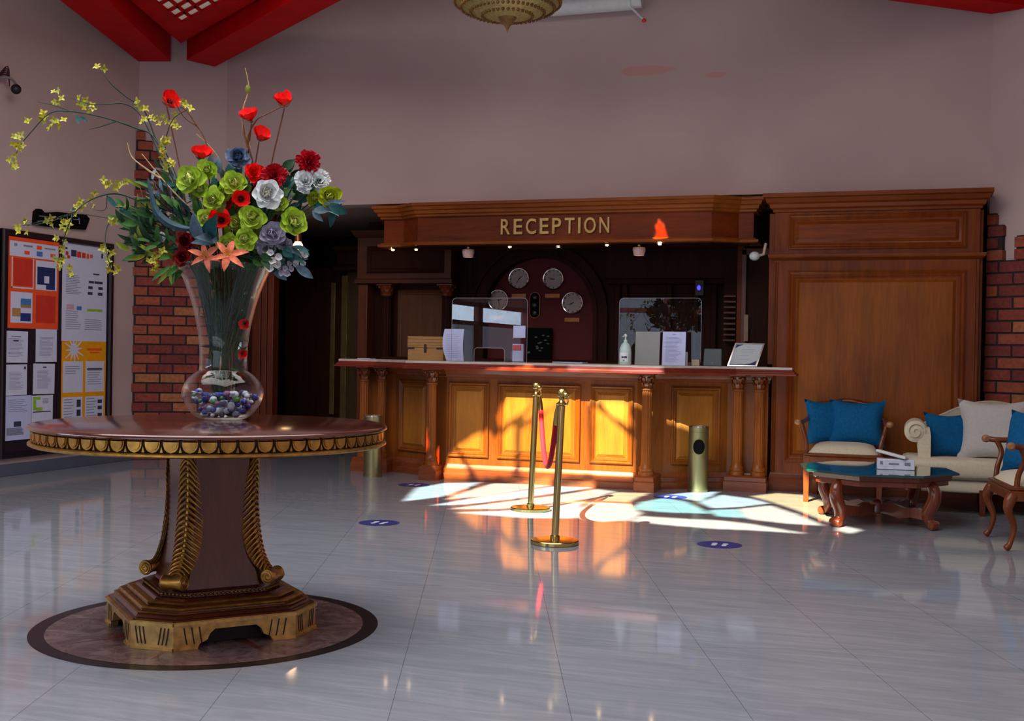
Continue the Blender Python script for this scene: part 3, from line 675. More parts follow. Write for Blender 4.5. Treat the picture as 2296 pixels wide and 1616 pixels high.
# backing with niche cut-out: pieces around the arch
arc = [(acx + ar * math.cos(PI * k / 24), acz + ar * math.sin(PI * k / 24)) for k in range(25)]
ZU = 2.66
mb = MB()
mb.box(XL, acx - ar, BY, BY + .1, 0, acz); mb.box(acx + ar, XR, BY, BY + .1, 0, acz)
mb.ext([(x, BY, z) for x, z in [(XR, acz)] + arc + [(XL, acz), (XL, ZU), (XR, ZU)]], (0, .1, 0))
obj('backing', mb, M_dkw, bu, smooth=0)
mb = MB()
for r0, r1, d in ((ar, ar + .05, .05), (ar + .05, ar + .13, .03), (ar + .13, ar + .16, .06)):
    n = 24
    for i in range(n):
        q = [(r0, i), (r1, i), (r1, i + 1), (r0, i + 1)]
        mb.ext([(acx + r * math.cos(PI * k / n), BY - d, acz + r * math.sin(PI * k / n)) for r, k in q], (0, d, 0))
    for s in (-1, 1): mb.box(min(acx + s * r0, acx + s * r1), max(acx + s * r0, acx + s * r1), BY - d, BY, .9, acz)
obj('arch_moulding', mb, M_dkw, bu, smooth=0)
obj('niche_back', MB().box(acx - ar, acx + ar, BY + .1, BY + .12, .6, acz + ar), M_niche, bu, smooth=0)
# left bay
lx0, lx1 = XL, bx(1030)
e0, e1 = bz(640, 900), bz(522, 900)
mb = MB(); P = [(lx0, BY), (lx0, BY - .28), (lx1, BY - .28), (lx1, BY)]
mb.prof(P, [(0, e0), (.02, e0 + .01), (.02, e0 + .05), (0, e0 + .06), (0, e1 - .08), (.03, e1 - .06), (.05, e1 - .02), (.06, e1)])
obj('entablature', mb, wood('entablature_wood', (.035, .008, .0025), (.11, .028, .007), 'x', rough=.4, coat=.1), bu, smooth=30)
m1, m2 = MB(), MB(); raised(m1, m2, Vector((lx0 + .12, BY - .28, e0 + .12)), X, Z, lx1 - lx0 - .2, .3, -Y, fr=.035, dep=.012, field=.02)
p = obj('entablature_panel', m2, M_dkw, bu, smooth=0); obj('panel_moulding', m1, M_dkw, p, smooth=30)
px0, px1 = bx(892, BY - .06), bx(1010, BY - .06)
m1, m2 = MB(), MB(); raised(m1, m2, Vector((px0, BY - .06, .75)), X, Z, px1 - px0, e0 - .80, -Y, fr=.05, dep=.015, field=.01)
p = obj('lit_panel', m2, M_dkp, bu, smooth=0); obj('panel_moulding', m1, M_dkp, p, smooth=30)  # light falling on this panel is put into its lighter wood colour
obj('panel_backing', MB().box(lx0, lx1, BY - .06, BY, .5, e0), M_dkw, bu, smooth=0)
mb = MB().box(lx0, lx0 + .12, BY - .26, BY - .06, .2, e0 - .001)
obj('pilaster', mb, wood('pilaster_wood', (.05, .010, .004), (.17, .04, .010), 'z', rough=.4, coat=.1), bu, smooth=0, bevel=.008)
for xx in (bx(866, BY - .18), lx1 - .08): column(bu, xx, BY - .17, .8, e0, r=.06, mat=M_dkw)
# right bay: dark fluted posts
for pxx in (1384, 1400, 1500, 1560, 1600):
    x = bx(pxx, BY - .05); obj('post', MB().box(x - .03, x + .03, BY - .06, BY, 0, 2.5), M_dkw, bu, smooth=0, bevel=.01)
mb = MB().prof([(acx + ar + .17, BY), (acx + ar + .17, BY - .2), (XR, BY - .2), (XR, BY)], [(0, e0), (.02, e0 + .05), (0, e0 + .06), (0, e1 - .06), (.05, e1)])
obj('entablature', mb, M_dkw, bu, smooth=30)

M_matb = plain('matt_black', rgb(10, 9, 10), .8, .3, 20, spec=.1)
# clocks
def clock(px, py, lab, hh, mm, proto=[None]):
    p = at_y(px, py, BY + .10); p = Vector((p.x, BY + .10, p.z))
    R = .122; M = Matrix.Translation(p) @ Matrix.Rotation(PI / 2, 4, 'X')
    t = thing('wall_clock', lab, 'clock', p, 0, 'round clocks in the niche')
    mr = MB().lathe([(R * .84, .012), (R * .88, .034), (R * .95, .036), (R, .024), (R, 0)], 40, p, Matrix.Rotation(PI / 2, 4, 'X'), cap=False); obj('rim', mr, M_chrome, t)
    mf = MB().lathe([(0, .002), (R * .86, .002), (R * .86, .012), (0, .012)], 40, p, Matrix.Rotation(PI / 2, 4, 'X'))
    mk = mf
    for k in range(12):
        a = 2 * PI * k / 12; d = Vector((math.sin(a), 0, math.cos(a))); q = p + d * R * .72 - Y * .0125; s = Vector((d.z, 0, -d.x)) * .004
        mk.ext([q - s, q + s, q + s + d * .014, q - s + d * .014], (0, -.001, 0), 1)
    f = obj('clock_face', mf, [M_clock, M_umber], t, smooth=0)
    for ang, ln, w in ((2 * PI * (hh + mm / 60) / 12, .055, .006), (2 * PI * mm / 60, .08, .004)):
        d = Vector((math.sin(ang), 0, math.cos(ang))); s = Vector((d.z, 0, -d.x)) * w; q = p - Y * .016 - d * .012
        obj('hand', MB().ext([q - s, q + s, q + d * ln + s * .4, q + d * ln - s * .4], (0, -.0015, 0)), M_umber, t, smooth=0)
clock(1165, 625, 'round chrome-rimmed wall clock, upper left of the four in niche', 1, 35)
clock(1242, 626, 'round chrome-rimmed wall clock, upper right of the four in niche', 8, 48)
clock(1119, 673, 'round chrome-rimmed wall clock, lower left of the four in niche', 2, 28)
clock(1285, 679, 'round chrome-rimmed wall clock, lower right of the four in niche', 7, 42)
for px, py, lab in ((1164, 663, 'brass name plate under the upper left clock'), (1239, 663, 'brass name plate under the upper right clock'), (1283, 717, 'dim brass name plate under the lower right clock'), (1113, 712, 'dim brass name plate under the lower left clock')):
    p = at_y(px, py, BY + .10); single('name_plate', MB().box(p.x - .085, p.x + .085, BY + .088, BY + .0995, p.z - .024, p.z + .024), M_plate, lab, 'name plate', (p.x, BY + .1, p.z), 'clock name plates', bevel=.003)
p = at_y(1200, 684, BY + .10); t = thing('oval_key_plate', 'tall black oval plate with brass rim in middle of niche', 'wall plate', (p.x, BY + .1, p.z))
def oval(w, h, n=12): return [(w * math.cos(PI * k / n), h + w * math.sin(PI * k / n)) for k in range(n + 1)] + [(-w * math.cos(PI * k / n), -h - w * math.sin(PI * k / n)) for k in range(n + 1)]
obj('rim', MB().ext([(p.x + u, BY + .085, p.z + v) for u, v in oval(.062, .085)], (0, .014, 0)), M_plate, t, smooth=0, bevel=.004)
obj('plate', MB().ext([(p.x + u, BY + .078, p.z + v) for u, v in oval(.052, .085)], (0, .01, 0)), M_matb, t, smooth=0)
for dz in (-.085, 0, .085): obj('dial', MB().ell((p.x, BY + .078, p.z + dz), .026, .008, .026, 14, 8), plain('dark_dial', rgb(52, 56, 54), .25), t)
p = at_y(1212, 770, BY + .1); t = thing('framed_notice', 'black framed dark notice standing against niche behind the counter', 'picture frame', (p.x, BY, p.z - .17))
obj('frame', MB().box(p.x - .15, p.x + .15, BY + .02, BY + .05, p.z - .17, p.z + .17), M_matb, t, smooth=0, bevel=.006)
mb = MB(); r = random.Random(2)
for i in range(14):
    u = -.12 + .24 * r.random(); v = -.11 + .2 * r.random(); mb.box(p.x + u - .014, p.x + u + .014, BY + .018, BY + .021, p.z + v - .006, p.z + v + .006)
obj('print', mb, plain('dim_print', rgb(96, 100, 98), .5), t, smooth=0)
# ledge the niche frame stands on
obj('ledge', MB().box(XL, XR, BY - .22, BY + .1, p.z - .21, p.z - .172), M_dkw, bu, smooth=0, bevel=.005)

# right side of the office: slatted rack and dark door
ry = 11.9; x0, x1 = bx(1622, ry), bx(1664, ry); z0, z1 = bz(765, 1640, ry), bz(655, 1640, ry)
t = thing('slatted_rack', 'dark wooden rack with horizontal slots at the right end behind counter', 'rack', ((x0 + x1) / 2, ry, 0))
obj('back', MB().box(x0, x1, ry, ry + .03, 0, 2.3), M_dkw, t, smooth=0)
mb = MB(); n = 9
for k in range(n): z = z0 + (z1 - z0) * k / n; mb.box(x0 + .02, x1 - .05, ry - .12, ry, z, z + .018)
obj('slats', mb, wood('slat_wood', (.05, .016, .006), (.16, .06, .02), 'x', rough=.5, coat=0), t, smooth=0)
obj('post', MB().box(x1 - .04, x1 + .03, ry - .13, ry + .03, 0, 2.3), M_can, t, smooth=0, bevel=.006)
x0, x1 = bx(1668, 11.7), bx(1722, 11.7)
t = thing('office_door', 'dark narrow office door beside the cabinet behind the counter', 'door', ((x0 + x1) / 2, 11.7, 0))
obj('leaf', MB().box(x0, x1, 11.7, 11.74, 0, 2.2), M_dkw, t, smooth=0); obj('frame', MB().box(x0 - .02, x0 + .02, 11.66, 11.74, 0, 2.25).box(x0 - .02, x1, 11.66, 11.74, 2.2, 2.26), M_mah, t, smooth=0)
p = at_y(1672, 735, 11.64); obj('pale_strip', MB().box(p.x - .018, p.x + .022, 11.65, 11.66, p.z - .13, p.z + .13), plain('pale_strip', rgb(150, 120, 100), .5), t, smooth=0)
p = at_y(1567, 645, 11.9); t = thing('blue_indicator', 'tiny glowing blue indicator lamp in the dark office', 'light', (p.x, 11.9, p.z))
obj('lens', MB().ell((p.x, 11.9, p.z), .02, .012, .028, 10, 8), emis('blue_glow', (.03, .02, 1), 1.2), t); obj('housing', MB().box(p.x - .04, p.x + .05, 11.905, 11.95, p.z - .08, p.z + .08), M_black, t, smooth=0, bevel=.005)
obj('cable', MB().tube([(p.x, 11.93, p.z + .08), (p.x, 11.94, 2.66)], .004, 6), M_black, t)

# ------------------------------------------------------------------ passage on the left
def strip(name, pxa, pxb, y, z0, z1, mat, parent, d=.03):
    a, b = bx(pxa, y), bx(pxb, y); return obj(name, MB().box(a, b, y, y + d, z0, z1), mat, parent, smooth=0, bevel=.004)
t = thing('passage_doorway', None, None, (-6.5, 11.3, 0)); t.name = 'door_1'; WM[t.name] = WM.get('passage_doorway', WM.get('door_1')); t['kind'] = 'structure'
for a, b in ((566, 584), (586, 598), (600, 613)): strip('door_frame', a, b, 11.3, 0, 2.5, M_mah, t, .12)
x0, x1 = -6.95, bx(613, 11.3); obj('door_lintel', MB().box(x0, x1, 11.28, 11.42, 2.5, 2.66), M_dkw, t, smooth=0)
obj('door_reveal', MB().box(-6.95, bx(566, 11.3), 11.3, 11.36, 0, 2.5), M_dkw, t, smooth=0)
t = thing('door_2', None, None, (-6, 13, 0)); t['kind'] = 'structure'
M_br2 = plain('dull_brass_strip', rgb(118, 96, 52), .4, .2, 8, metal=.4)
strip('door_leaf', 640, 772, 13.0, 0, 2.2, M_dkw, t); strip('door_leaf', 776, 818, 12.9, 0, 2.2, wood('lit_door_wood', (.035, .02, .006), (.10, .06, .02), 'z', rough=.5, coat=0), t)  # second leaf is lit, so its wood colour is painted lighter and yellower
strip('brass_strip', 741, 751, 12.96, .4, 2.02, M_br2, t); strip('brass_strip', 765, 778, 12.88, .1, 2.1, M_br2, t)
a, b = bx(740, 12.6), bx(818, 12.6); 
mb = MB(); mb.prof([(a, 12.9), (a, 12.75), (b, 12.75), (b, 12.9)], [(0, 2.14), (.03, 2.16), (.03, 2.2), (0, 2.22), (0, 2.36), (.04, 2.4), (.05, 2.44)])
obj('door_cornice', mb, M_dkw, t, smooth=30)
p = at_d(668, 552, 12.9); t = thing('ceiling_globe_lamp', 'lit globe lamp hanging in the dark passage behind white flowers', 'lamp', (p.x, p.y, 2.7))
obj('globe', MB().ell(p, .055, .055, .055, 18, 12), emis('globe_glow', rgb(255, 206, 150), 9.0), t); obj('fitting', MB().tube([(p.x, p.y, p.z + .05), (p.x, p.y, 2.7)], [.045, .012], 12), plain('copper_fitting', rgb(160, 96, 60), .3, .1, 10, metal=.7), t)
# ================================================================== PEDESTAL TABLE
tb = thing('pedestal_table', 'large round mahogany pedestal table with gilded carved rim and stepped base', 'table', TC, math.radians(-42))
TM = WM[tb.name]
def tobj(name, mb, mat, parent=None, **k): return obj(name, loc_mb(TM, mb), mat, parent or tb, **k)
ZTOP = .872
tobj('tabletop', MB().lathe([(0, .80), (.70, .80), (.715, .845), (.735, .85), (.747, .857), (.747, .864), (.742, .870), (.734, .872), (0, .872)], 128), M_tabt, smooth=40)
mb = MB(); mb.lathe([(.71, .792), (.716, .80), (.716, .846), (.71, .848)], 128, cap=False)
rm = tobj('rim_band', mb, M_umber, smooth=40)
tobj('rim_moulding', MB().lathe([(.70, .786), (.735, .786), (.744, .791), (.744, .798), (.736, .803), (.718, .803), (.70, .80)], 128, cap=False, mi=0), M_gilt, rm, smooth=40)
mb = MB(); n = 66; R0 = .718
def wrap(a, h, d): return Vector(((R0 + d) * math.cos(a), (R0 + d) * math.sin(a), h))
for k in range(n):
    a0 = 2 * PI * k / n; hw = PI / n * .88
    shp = [(-1, .846), (1, .846), (.98, .832), (.85, .820), (.55, .8105), (0, .8045), (-.55, .8105), (-.85, .820), (-.98, .832)]
    for sc1, lo, hi in ((1.0, .0, .010), (.80, .010, .0145)):
        P = [(a0 + u * hw * sc1, .846 - (.846 - h) * (sc1 if h < .845 else 1)) for u, h in shp]
        mb.loft([[wrap(a, h, lo - .004) for a, h in P], [wrap(a0 + (a - a0) * .93, h, hi) for a, h in P]])
    a1 = a0 + PI / n; P = [(a1, .836), (a1 - hw * .30, .8045), (a1 + hw * .30, .8045)]
    mb.loft([[wrap(a, h, -.004) for a, h in P], [wrap(a1 + (a - a1) * .6, .812 + (h - .812) * .7, .011) for a, h in P]])
tobj('egg_carving', mb, M_gilt, rm, smooth=25)
def octo(a, c): b = a - c; return [(a, -b), (a, b), (b, a), (-b, a), (-a, b), (-a, -b), (-b, -a), (b, -a)]
def ostack(pr): return MB().loft([[Vector((x, y, z)) for x, y in octo(a, c)] for a, c, z in pr])
tobj('column', ostack([(.205, .05, .195), (.196, .05, .225), (.186, .05, .27), (.176, .05, .34), (.168, .05, .43), (.163, .05, .55), (.162, .05, .76)]), M_tabw, smooth=30)
tobj('collar', ostack([(.17, .05, .752), (.176, .05, .756), (.176, .05, .766), (.17, .05, .77)]), M_gilt, smooth=0)
tobj('top_block', ostack([(.185, .05, .771), (.195, .055, .80)]), M_tabw, smooth=0)
for k in range(4):
    a = PI / 4 + k * PI / 2; d = Vector((math.cos(a), math.sin(a), 0)); s = Vector((-d.y, d.x, 0)) * .055
    mb = MB().loft([[d * r + s * q + Z * z for q, z in ((-1, .7995), (1, .7995), (1, zb), (-1, zb))] for r, zb in ((.20, .765), (.30, .77), (.36, .795))])
    tobj('support_arm', mb, M_tabw, smooth=0)
# base
tobj('base', ostack([(.375, .13, .11), (.378, .13, .118), (.365, .128, .121), (.352, .124, .134), (.340, .12, .136), (.335, .118, .146), (.318, .114, .150), (.305, .11, .162), (.288, .10, .165), (.27, .095, .178), (.25, .085, .18), (.245, .083, .195), (.215, .065, .2005)]), M_tabw, smooth=20)
def oring(a, c, z, h, w): return MB().loft([[Vector((x, y, z + q)) for x, y in octo(a + e, c)] for e, q in ((-w, -h), (w * .3, -h), (w, 0), (w * .3, h), (-w, h))])
for a, c, z, h in ((.334, .118, .150, .006), (.306, .110, .1655, .005), (.352, .124, .137, .003)): tobj('gilt_moulding', oring(a, c, z, h, .008), M_gilt, smooth=20)
mb = MB(); pts = octo(.252, .086)
for i in range(8):
    p, q = Vector(pts[i]), Vector(pts[(i + 1) % 8]); m_ = max(2, int((q - p).length / .017))
    for j in range(m_): c = p.lerp(q, (j + .5) / m_); mb.ell((c.x, c.y, .189), .0075, .0075, .0065, 8, 5)
tobj('bead_moulding', mb, M_giltd, smooth=50)
# gilded foot band, notched in the middle of the long faces
fb = MB(); fd = MB(); pts = octo(.385, .135)
for i in range(8):
    p, q = Vector((*pts[i], 0)), Vector((*pts[(i + 1) % 8], 0)); U = (q - p).normalized(); L_ = (q - p).length; Nn = Vector((U.y, -U.x, 0))
    def face(poly, d0, d1, t=fb): t.ext([p + U * u + Z * z + Nn * d0 for u, z in poly], Nn * (d1 - d0))
    if L_ > .3:
        c = L_ / 2; nt = [(c - .155, 0), (c - .145, .022), (c - .115, .035), (c - .105, .058), (c - .085, .075), (c + .085, .075), (c + .105, .058), (c + .115, .035), (c + .145, .022), (c + .155, 0)]
        face([(0, 0)] + nt + [(L_, 0), (L_, .112), (0, .112)], -.03, 0)
        sides = (((0, c - .155), (.045, .075, .105)), ((c + .155, L_), (L_ - .045, L_ - .075, L_ - .105)))
        for (a, b), g in sides: face([(a, .002), (b, .002), (b, .012), (a, .012)], 0, .008)
    else:
        face([(0, 0), (L_, 0), (L_, .112), (0, .112)], -.03, 0); face([(0, .002), (L_, .002), (L_, .012), (0, .012)], 0, .008)
        g = (.025, .042, .059, L_ - .025, L_ - .042, L_ - .059)
        sides = (((0, L_), g),)
    face([(0, .098), (L_, .098), (L_, .110), (0, .110)], 0, .008)
    for (a, b), g in sides:
        for x in g:
            sl = .008 if x < L_ / 2 else -.008
            fb.ext([p + U * (x + u) + Z * z + Nn * .001 for u, z in ((-.0025 - sl * .5, .09), (.0025 - sl * .5, .09), (.0025 + sl * .4, .045), (.0025 + sl, .022), (-.0025 + sl, .022), (-.0025 + sl * .4, .045))], Nn * .0012, 1)
tobj('foot_band', fb, [plain('pale_gilt', rgb(206, 168, 100), .38, .3, 24, metal=.7, bump=.003), M_umber], smooth=0)
tobj('notch_shade_core', ostack([(.30, .11, .004), (.30, .11, .112)]), M_black, smooth=0)  # black box behind the notches puts shade into the openings
# acanthus corner leaves ending in scrolls
for k in range(4):
    a = PI / 4 + k * PI / 2; d = Vector((math.cos(a), math.sin(a), 0)); s = Vector((-d.y, d.x, 0))
    path = catmull([d * .196 + Z * .75, d * .194 + Z * .66, d * .193 + Z * .55, d * .200 + Z * .45, d * .216 + Z * .36, d * .243 + Z * .29, d * .278 + Z * .245], 8)
    mb = MB(); n = len(path)
    def wing(t, v, sg):           # t along, v 0..1 from the spine outwards
        i = min(int(t * (n - 1)), n - 2); f = t * (n - 1) - i; P = path[i].lerp(path[i + 1], f)
        w = .083 * (math.sin(PI * min(1, .12 + .80 * t)) ** .6) * (.75 + .35 * t); q = v * w * .80; return P + s * sg * q - d * (max(0, q - .034) * .92 - .006)
    for sg in (-1, 1):
        mb.grid(lambda u, v: wing(u, v, sg) - d * .004, 30, 4, 1)
        for j in range(24):
            t0 = .01 + j / 25.0
            pp = [wing(min(1, max(0, t0 + .085 * v ** 1.6)), v, sg) + d * (.006 * (1 - v) + .003) for v in (0, .25, .5, .75, 1)]
            mb.tube(pp, [.0058, .0056, .0050, .0044, .003], 6)
    mb.tube([p + d * .004 for p in path], [.006 + .004 * i / n for i in range(n)], 8)
    lf = tobj('acanthus_leaf', mb, [M_gilt, M_giltd], smooth=50)
    cS = d * .293 + Z * .237; mb = MB()
    Ms = Matrix((s, d, Z)).transposed().to_4x4() @ Matrix.Rotation(PI / 2, 4, 'Y')
    mb.lathe([(0, -.05), (.030, -.05), (.033, -.044), (.030, -.036), (.027, 0), (.030, .036), (.033, .044), (.030, .05), (0, .05)], 24, cS, Ms)
    for sg in (-1, 1):
        mb.tube([cS + s * sg * .051 + (d * math.cos(q) + Z * math.sin(q)) * (.005 + .0225 * q / (4 * PI)) for q in [4 * PI * i / 40 for i in range(41)]], .0038, 6)
    tobj('scroll', mb, M_gilt, lf, smooth=40)

# ================================================================== GLASS VASE
DV = 5.36; pb = at_d(499, 940, DV); VC = Vector((pb.x, pb.y, ZTOP)); kv = DV / FOC
vs = thing('glass_vase', 'tall flared clear glass vase with round bowl base standing on the pedestal table', 'vase', VC)
prof = [(942, 44), (938, 56), (928, 68), (908, 82), (885, 90), (862, 84), (845, 70), (836, 58), (830, 53), (800, 52), (760, 55), (720, 62), (680, 72), (640, 86), (610, 99), (597, 104)]
pp = catmull([Vector((hw * kv, (942 - y) * kv, 0)) for y, hw in prof], 3)
outer = [(p.x, max(p.y, 0) + .0004) for p in pp]; inner = [(max(r - .006, .002), max(z, .012)) for r, z in outer][::-1]
obj('glass_body', MB().lathe(outer + inner + [(0.002, .012)], 64, VC, cap=True), M_glass, vs, smooth=60)
obj('rim', MB().tube([VC + Vector((104 * kv * math.cos(2 * PI * i / 64), 104 * kv * math.sin(2 * PI * i / 64), 345 * kv)) for i in range(65)], .0035, 8), M_glass, vs, smooth=60)
r = random.Random(11); mb = MB(); cnt_ = 0
while cnt_ < 125:
    a = r.uniform(0, 2 * PI); z = .02 + .105 * r.random() ** 1.2
    rm_ = .09 + .075 * min(1, z / .09) ; rr = rm_ * math.sqrt(r.random()) - .012
    if rr < 0: continue
    q = r.uniform(.011, .021); mb.ell(VC + Vector((rr * math.cos(a), rr * math.sin(a), z)), q, q * r.uniform(.7, 1), q * r.uniform(.6, .9), 7, 5, r.choice((0, 0, 1, 1, 2, 3, 4)), Matrix.Rotation(r.uniform(0, 3), 4, 'X')); cnt_ += 1
o = single('glass_pebbles', mb, [plain('cobalt_pebble', rgb(24, 44, 150), .15), plain('white_pebble', rgb(196, 204, 220), .2), plain('green_pebble', rgb(60, 110, 60), .15), plain('grey_pebble', rgb(110, 120, 150), .2), plain('mauve_pebble', rgb(120, 70, 120), .2)], 'blue, white and green pebbles filling the bowl of the vase', 'pebbles', VC, smooth=60)
o['kind'] = 'stuff'

# ================================================================== FLOWERS
def fmat(name, c, rough=.6, var=.25): return plain(name, c, rough, var, 60, spec=.25)
F_red = fmat('scarlet_petal', rgb(236, 22, 16)); F_crim = fmat('crimson_petal', rgb(176, 8, 30)); F_dred = fmat('dark_red_petal', rgb(120, 14, 20))
F_lime = fmat('lime_petal', rgb(168, 198, 62)); F_limed = fmat('yellow_green_petal', rgb(176, 190, 34)); F_wht = fmat('white_petal', rgb(222, 228, 230)); F_lil = fmat('lilac_white_petal', rgb(168, 166, 186))
F_blu = fmat('slate_blue_petal', rgb(108, 128, 160)); F_pch = fmat('peach_petal', rgb(222, 122, 92)); F_yel = fmat('yellow_petal', rgb(180, 172, 48)); F_ylg = fmat('pale_yellow_petal', rgb(176, 182, 92))
F_stem = fmat('green_stem', rgb(28, 62, 28)); F_stmd = fmat('dark_teal_stem', rgb(30, 54, 48)); F_twig = fmat('brown_twig', rgb(96, 56, 30)); F_tan = fmat('tan_twig', rgb(170, 140, 104))
F_lfg = fmat('green_leaf', rgb(50, 96, 36)); F_lfd = fmat('deep_green_leaf', rgb(24, 58, 30)); F_lft = fmat('teal_leaf', rgb(32, 84, 84)); F_lfb = fmat('blue_grey_leaf', rgb(92, 118, 134)); F_lfo = fmat('olive_leaf', rgb(112, 122, 30)); F_blk = fmat('black_stamen', rgb(18, 16, 18)); F_gold = fmat('pollen', rgb(206, 170, 70)); F_lfp = fmat('purple_foliage', rgb(74, 44, 52))
INNER = {'lime_petal': fmat('pale_lime_petal', rgb(206, 218, 130)), 'yellow_green_petal': fmat('pale_yellow_green_petal', rgb(196, 204, 90)), 'white_petal': fmat('ivory_petal', rgb(214, 216, 206)), 'slate_blue_petal': fmat('deep_slate_petal', rgb(70, 92, 120)), 'dark_red_petal': fmat('deep_red_petal', rgb(80, 6, 14))}
SHP = {'round': (.30, .72, 1.0, 1.05, .86, .30), 'point': (.34, .74, 1.0, .82, .46, .03), 'fan': (.18, .45, .72, .94, 1.0, .80), 'blade': (.5, .8, 1, .9, .55, .03)}
JIT = random.Random(99)
def petal(mb, M, Ln, Wd, a0, a1, az, shape='round', cup=.3, ruf=0, r0=0, nu=5, nv=4, mi=0, ph=0):
    sh = SHP[shape]; rad, z = r0, 0; q_ = JIT; Ln *= q_.uniform(.85, 1.14); Wd *= q_.uniform(.84, 1.16); a0 += q_.uniform(-.12, .12); a1 += q_.uniform(-.22, .22); az += q_.uniform(-.1, .1); sk_ = q_.uniform(-.25, .25)
    ca, sa = math.cos(az), math.sin(az); grid = []
    for i in range(nu + 1):
        u = i / nu; th = a0 + (a1 - a0) * u
        if i: rad += Ln / nu * math.cos(th); z += Ln / nu * math.sin(th)
        w = Wd * sh[min(5, round(u * 5))] / 2
        for j in range(nv + 1):
            v = 2 * j / nv - 1; zz = z + cup * w * v * v * math.cos(th) + ruf * Ln * math.sin(v * 7 + ph) * u; x = rad - cup * w * v * v * math.sin(th)
            y = v * w + sk_ * w * u * u; grid.append(M @ Vector((x * ca - y * sa, x * sa + y * ca, zz)))
    w_ = nv + 1
    mb.add(grid, [(i * w_ + j, (i + 1) * w_ + j, (i + 1) * w_ + j + 1, i * w_ + j + 1) for i in range(nu) for j in range(nv)], mi)
def orient(p, n, tw=0):
    q = n.normalized().to_track_quat('Z', 'Y'); return Matrix.Translation(p) @ q.to_matrix().to_4x4() @ Matrix.Rotation(tw, 4, 'Z')
D2 = math.radians
def bloom(kind, M, R, r):
    """returns list of (part name, MB)"""
    pm, cm = MB(), MB()
    if kind == 'poppy':
        for k in range(5): petal(pm, M, R * 1.15, R * 1.25, D2(20), D2(72), 2 * PI * k / 5 + r.uniform(-.1, .1), 'fan', .25, .04, 0, ph=r.random() * 6)
        cm.ell(M @ Vector((0, 0, R * .22)), R * .2, R * .2, R * .2, 10, 7)
        for k in range(10): a = 2 * PI * k / 10; cm.tube([M @ Vector((0, 0, R * .1)), M @ Vector((R * .3 * math.cos(a), R * .3 * math.sin(a), R * .34))], R * .025, 5)
    elif kind == 'carnation':
        for L_, (a0, a1, ln, n) in enumerate(((5, 10, 1.0, 10), (28, 35, .95, 10), (50, 58, .85, 8), (72, 78, .75, 6))):
            for k in range(n): petal(pm, M, R * ln, R * .62, D2(a0), D2(a1 + r.uniform(-10, 10)), 2 * PI * (k + .5 * L_) / n, 'fan', .1, .07, 0, nv=6, ph=r.random() * 6)
        cm.ell(M @ Vector((0, 0, -R * .15)), R * .28, R * .28, R * .32, 10, 7)
    elif kind == 'rose':
        for L_, (a0, a1, ln, wd, n, r0) in enumerate(((-8, 28, 1.05, 1.05, 6, .0), (18, 62, .95, .95, 5, .0), (45, 92, .80, .8, 5, .0), (68, 112, .66, .55, 4, .02), (80, 110, .55, .4, 3, .02))):
            for k in range(n): petal(pm, M, R * ln, R * wd, D2(a0), D2(a1 + r.uniform(-8, 8)), 2 * PI * (k + .37 * L_) / n + r.uniform(-.12, .12), 'round', .42, .03, R * r0, ph=r.random() * 6, mi=int(L_ > 1))
        cm.ell(M @ Vector((0, 0, R * .2)), R * .16, R * .16, R * .22, 8, 6)
    elif kind == 'lily':
        for k in range(6): petal(pm, M, R * 1.3, R * (.46 if k % 2 else .38), D2(55), D2(-28), 2 * PI * k / 6, 'point', .35, 0, R * .04, nu=6)
        for k in range(6): a = 2 * PI * (k + .5) / 6; cm.tube([M @ Vector((0, 0, R * .1)), M @ Vector((R * .16 * math.cos(a), R * .16 * math.sin(a), R * .5)), M @ Vector((R * .3 * math.cos(a), R * .3 * math.sin(a), R * .62))], [R * .02, R * .02, R * .045], 5)
    elif kind == 'cluster':
        for k in range(7):
            a = 2 * PI * k / 6; off = Vector((math.cos(a) * R * .62, math.sin(a) * R * .62, r.uniform(-.1, .3) * R)) if k < 6 else Vector((0, 0, R * .35))
            M2 = M @ Matrix.Translation(off) @ Matrix.Rotation(r.uniform(-.6, .6), 4, 'X')
            for j in range(5): petal(pm, M2, R * .42, R * .4, D2(20), D2(50), 2 * PI * j / 5, 'round', .3, 0, 0, nu=3, nv=2)
            pm.ell(M2 @ Vector((0, 0, R * .08)), R * .08, R * .08, R * .08, 6, 5, 1)
        cm.ell(M @ Vector((0, 0, -R * .05)), R * .3, R * .3, R * .25, 10, 6)
    return pm, cm
MOUTH = VC + Z * (345 * kv); NECK = VC + Z * (125 * kv)
def stem_path(P, r, n=7, droop=.0):
    a = r.uniform(0, 2 * PI); base = VC + Vector((.03 * math.cos(a), .03 * math.sin(a), .13)); nk = NECK + Vector((.05 * math.cos(a + 2), .05 * math.sin(a + 2), .03))
    o = P - MOUTH; h = Vector((o.x, o.y, 0)); 
    mt = MOUTH + (h.normalized() * min(h.length * .45, .15) if h.length > 1e-4 else Vector()) - Z * .01
    if P.z < MOUTH.z + .08: mt = MOUTH + h.normalized() * min(h.length * .6, .165) + Z * .012
    mid = mt.lerp(P, .55) + Z * (.10 * h.length + droop)
    return catmull([base, nk, mt, mid, P], n)
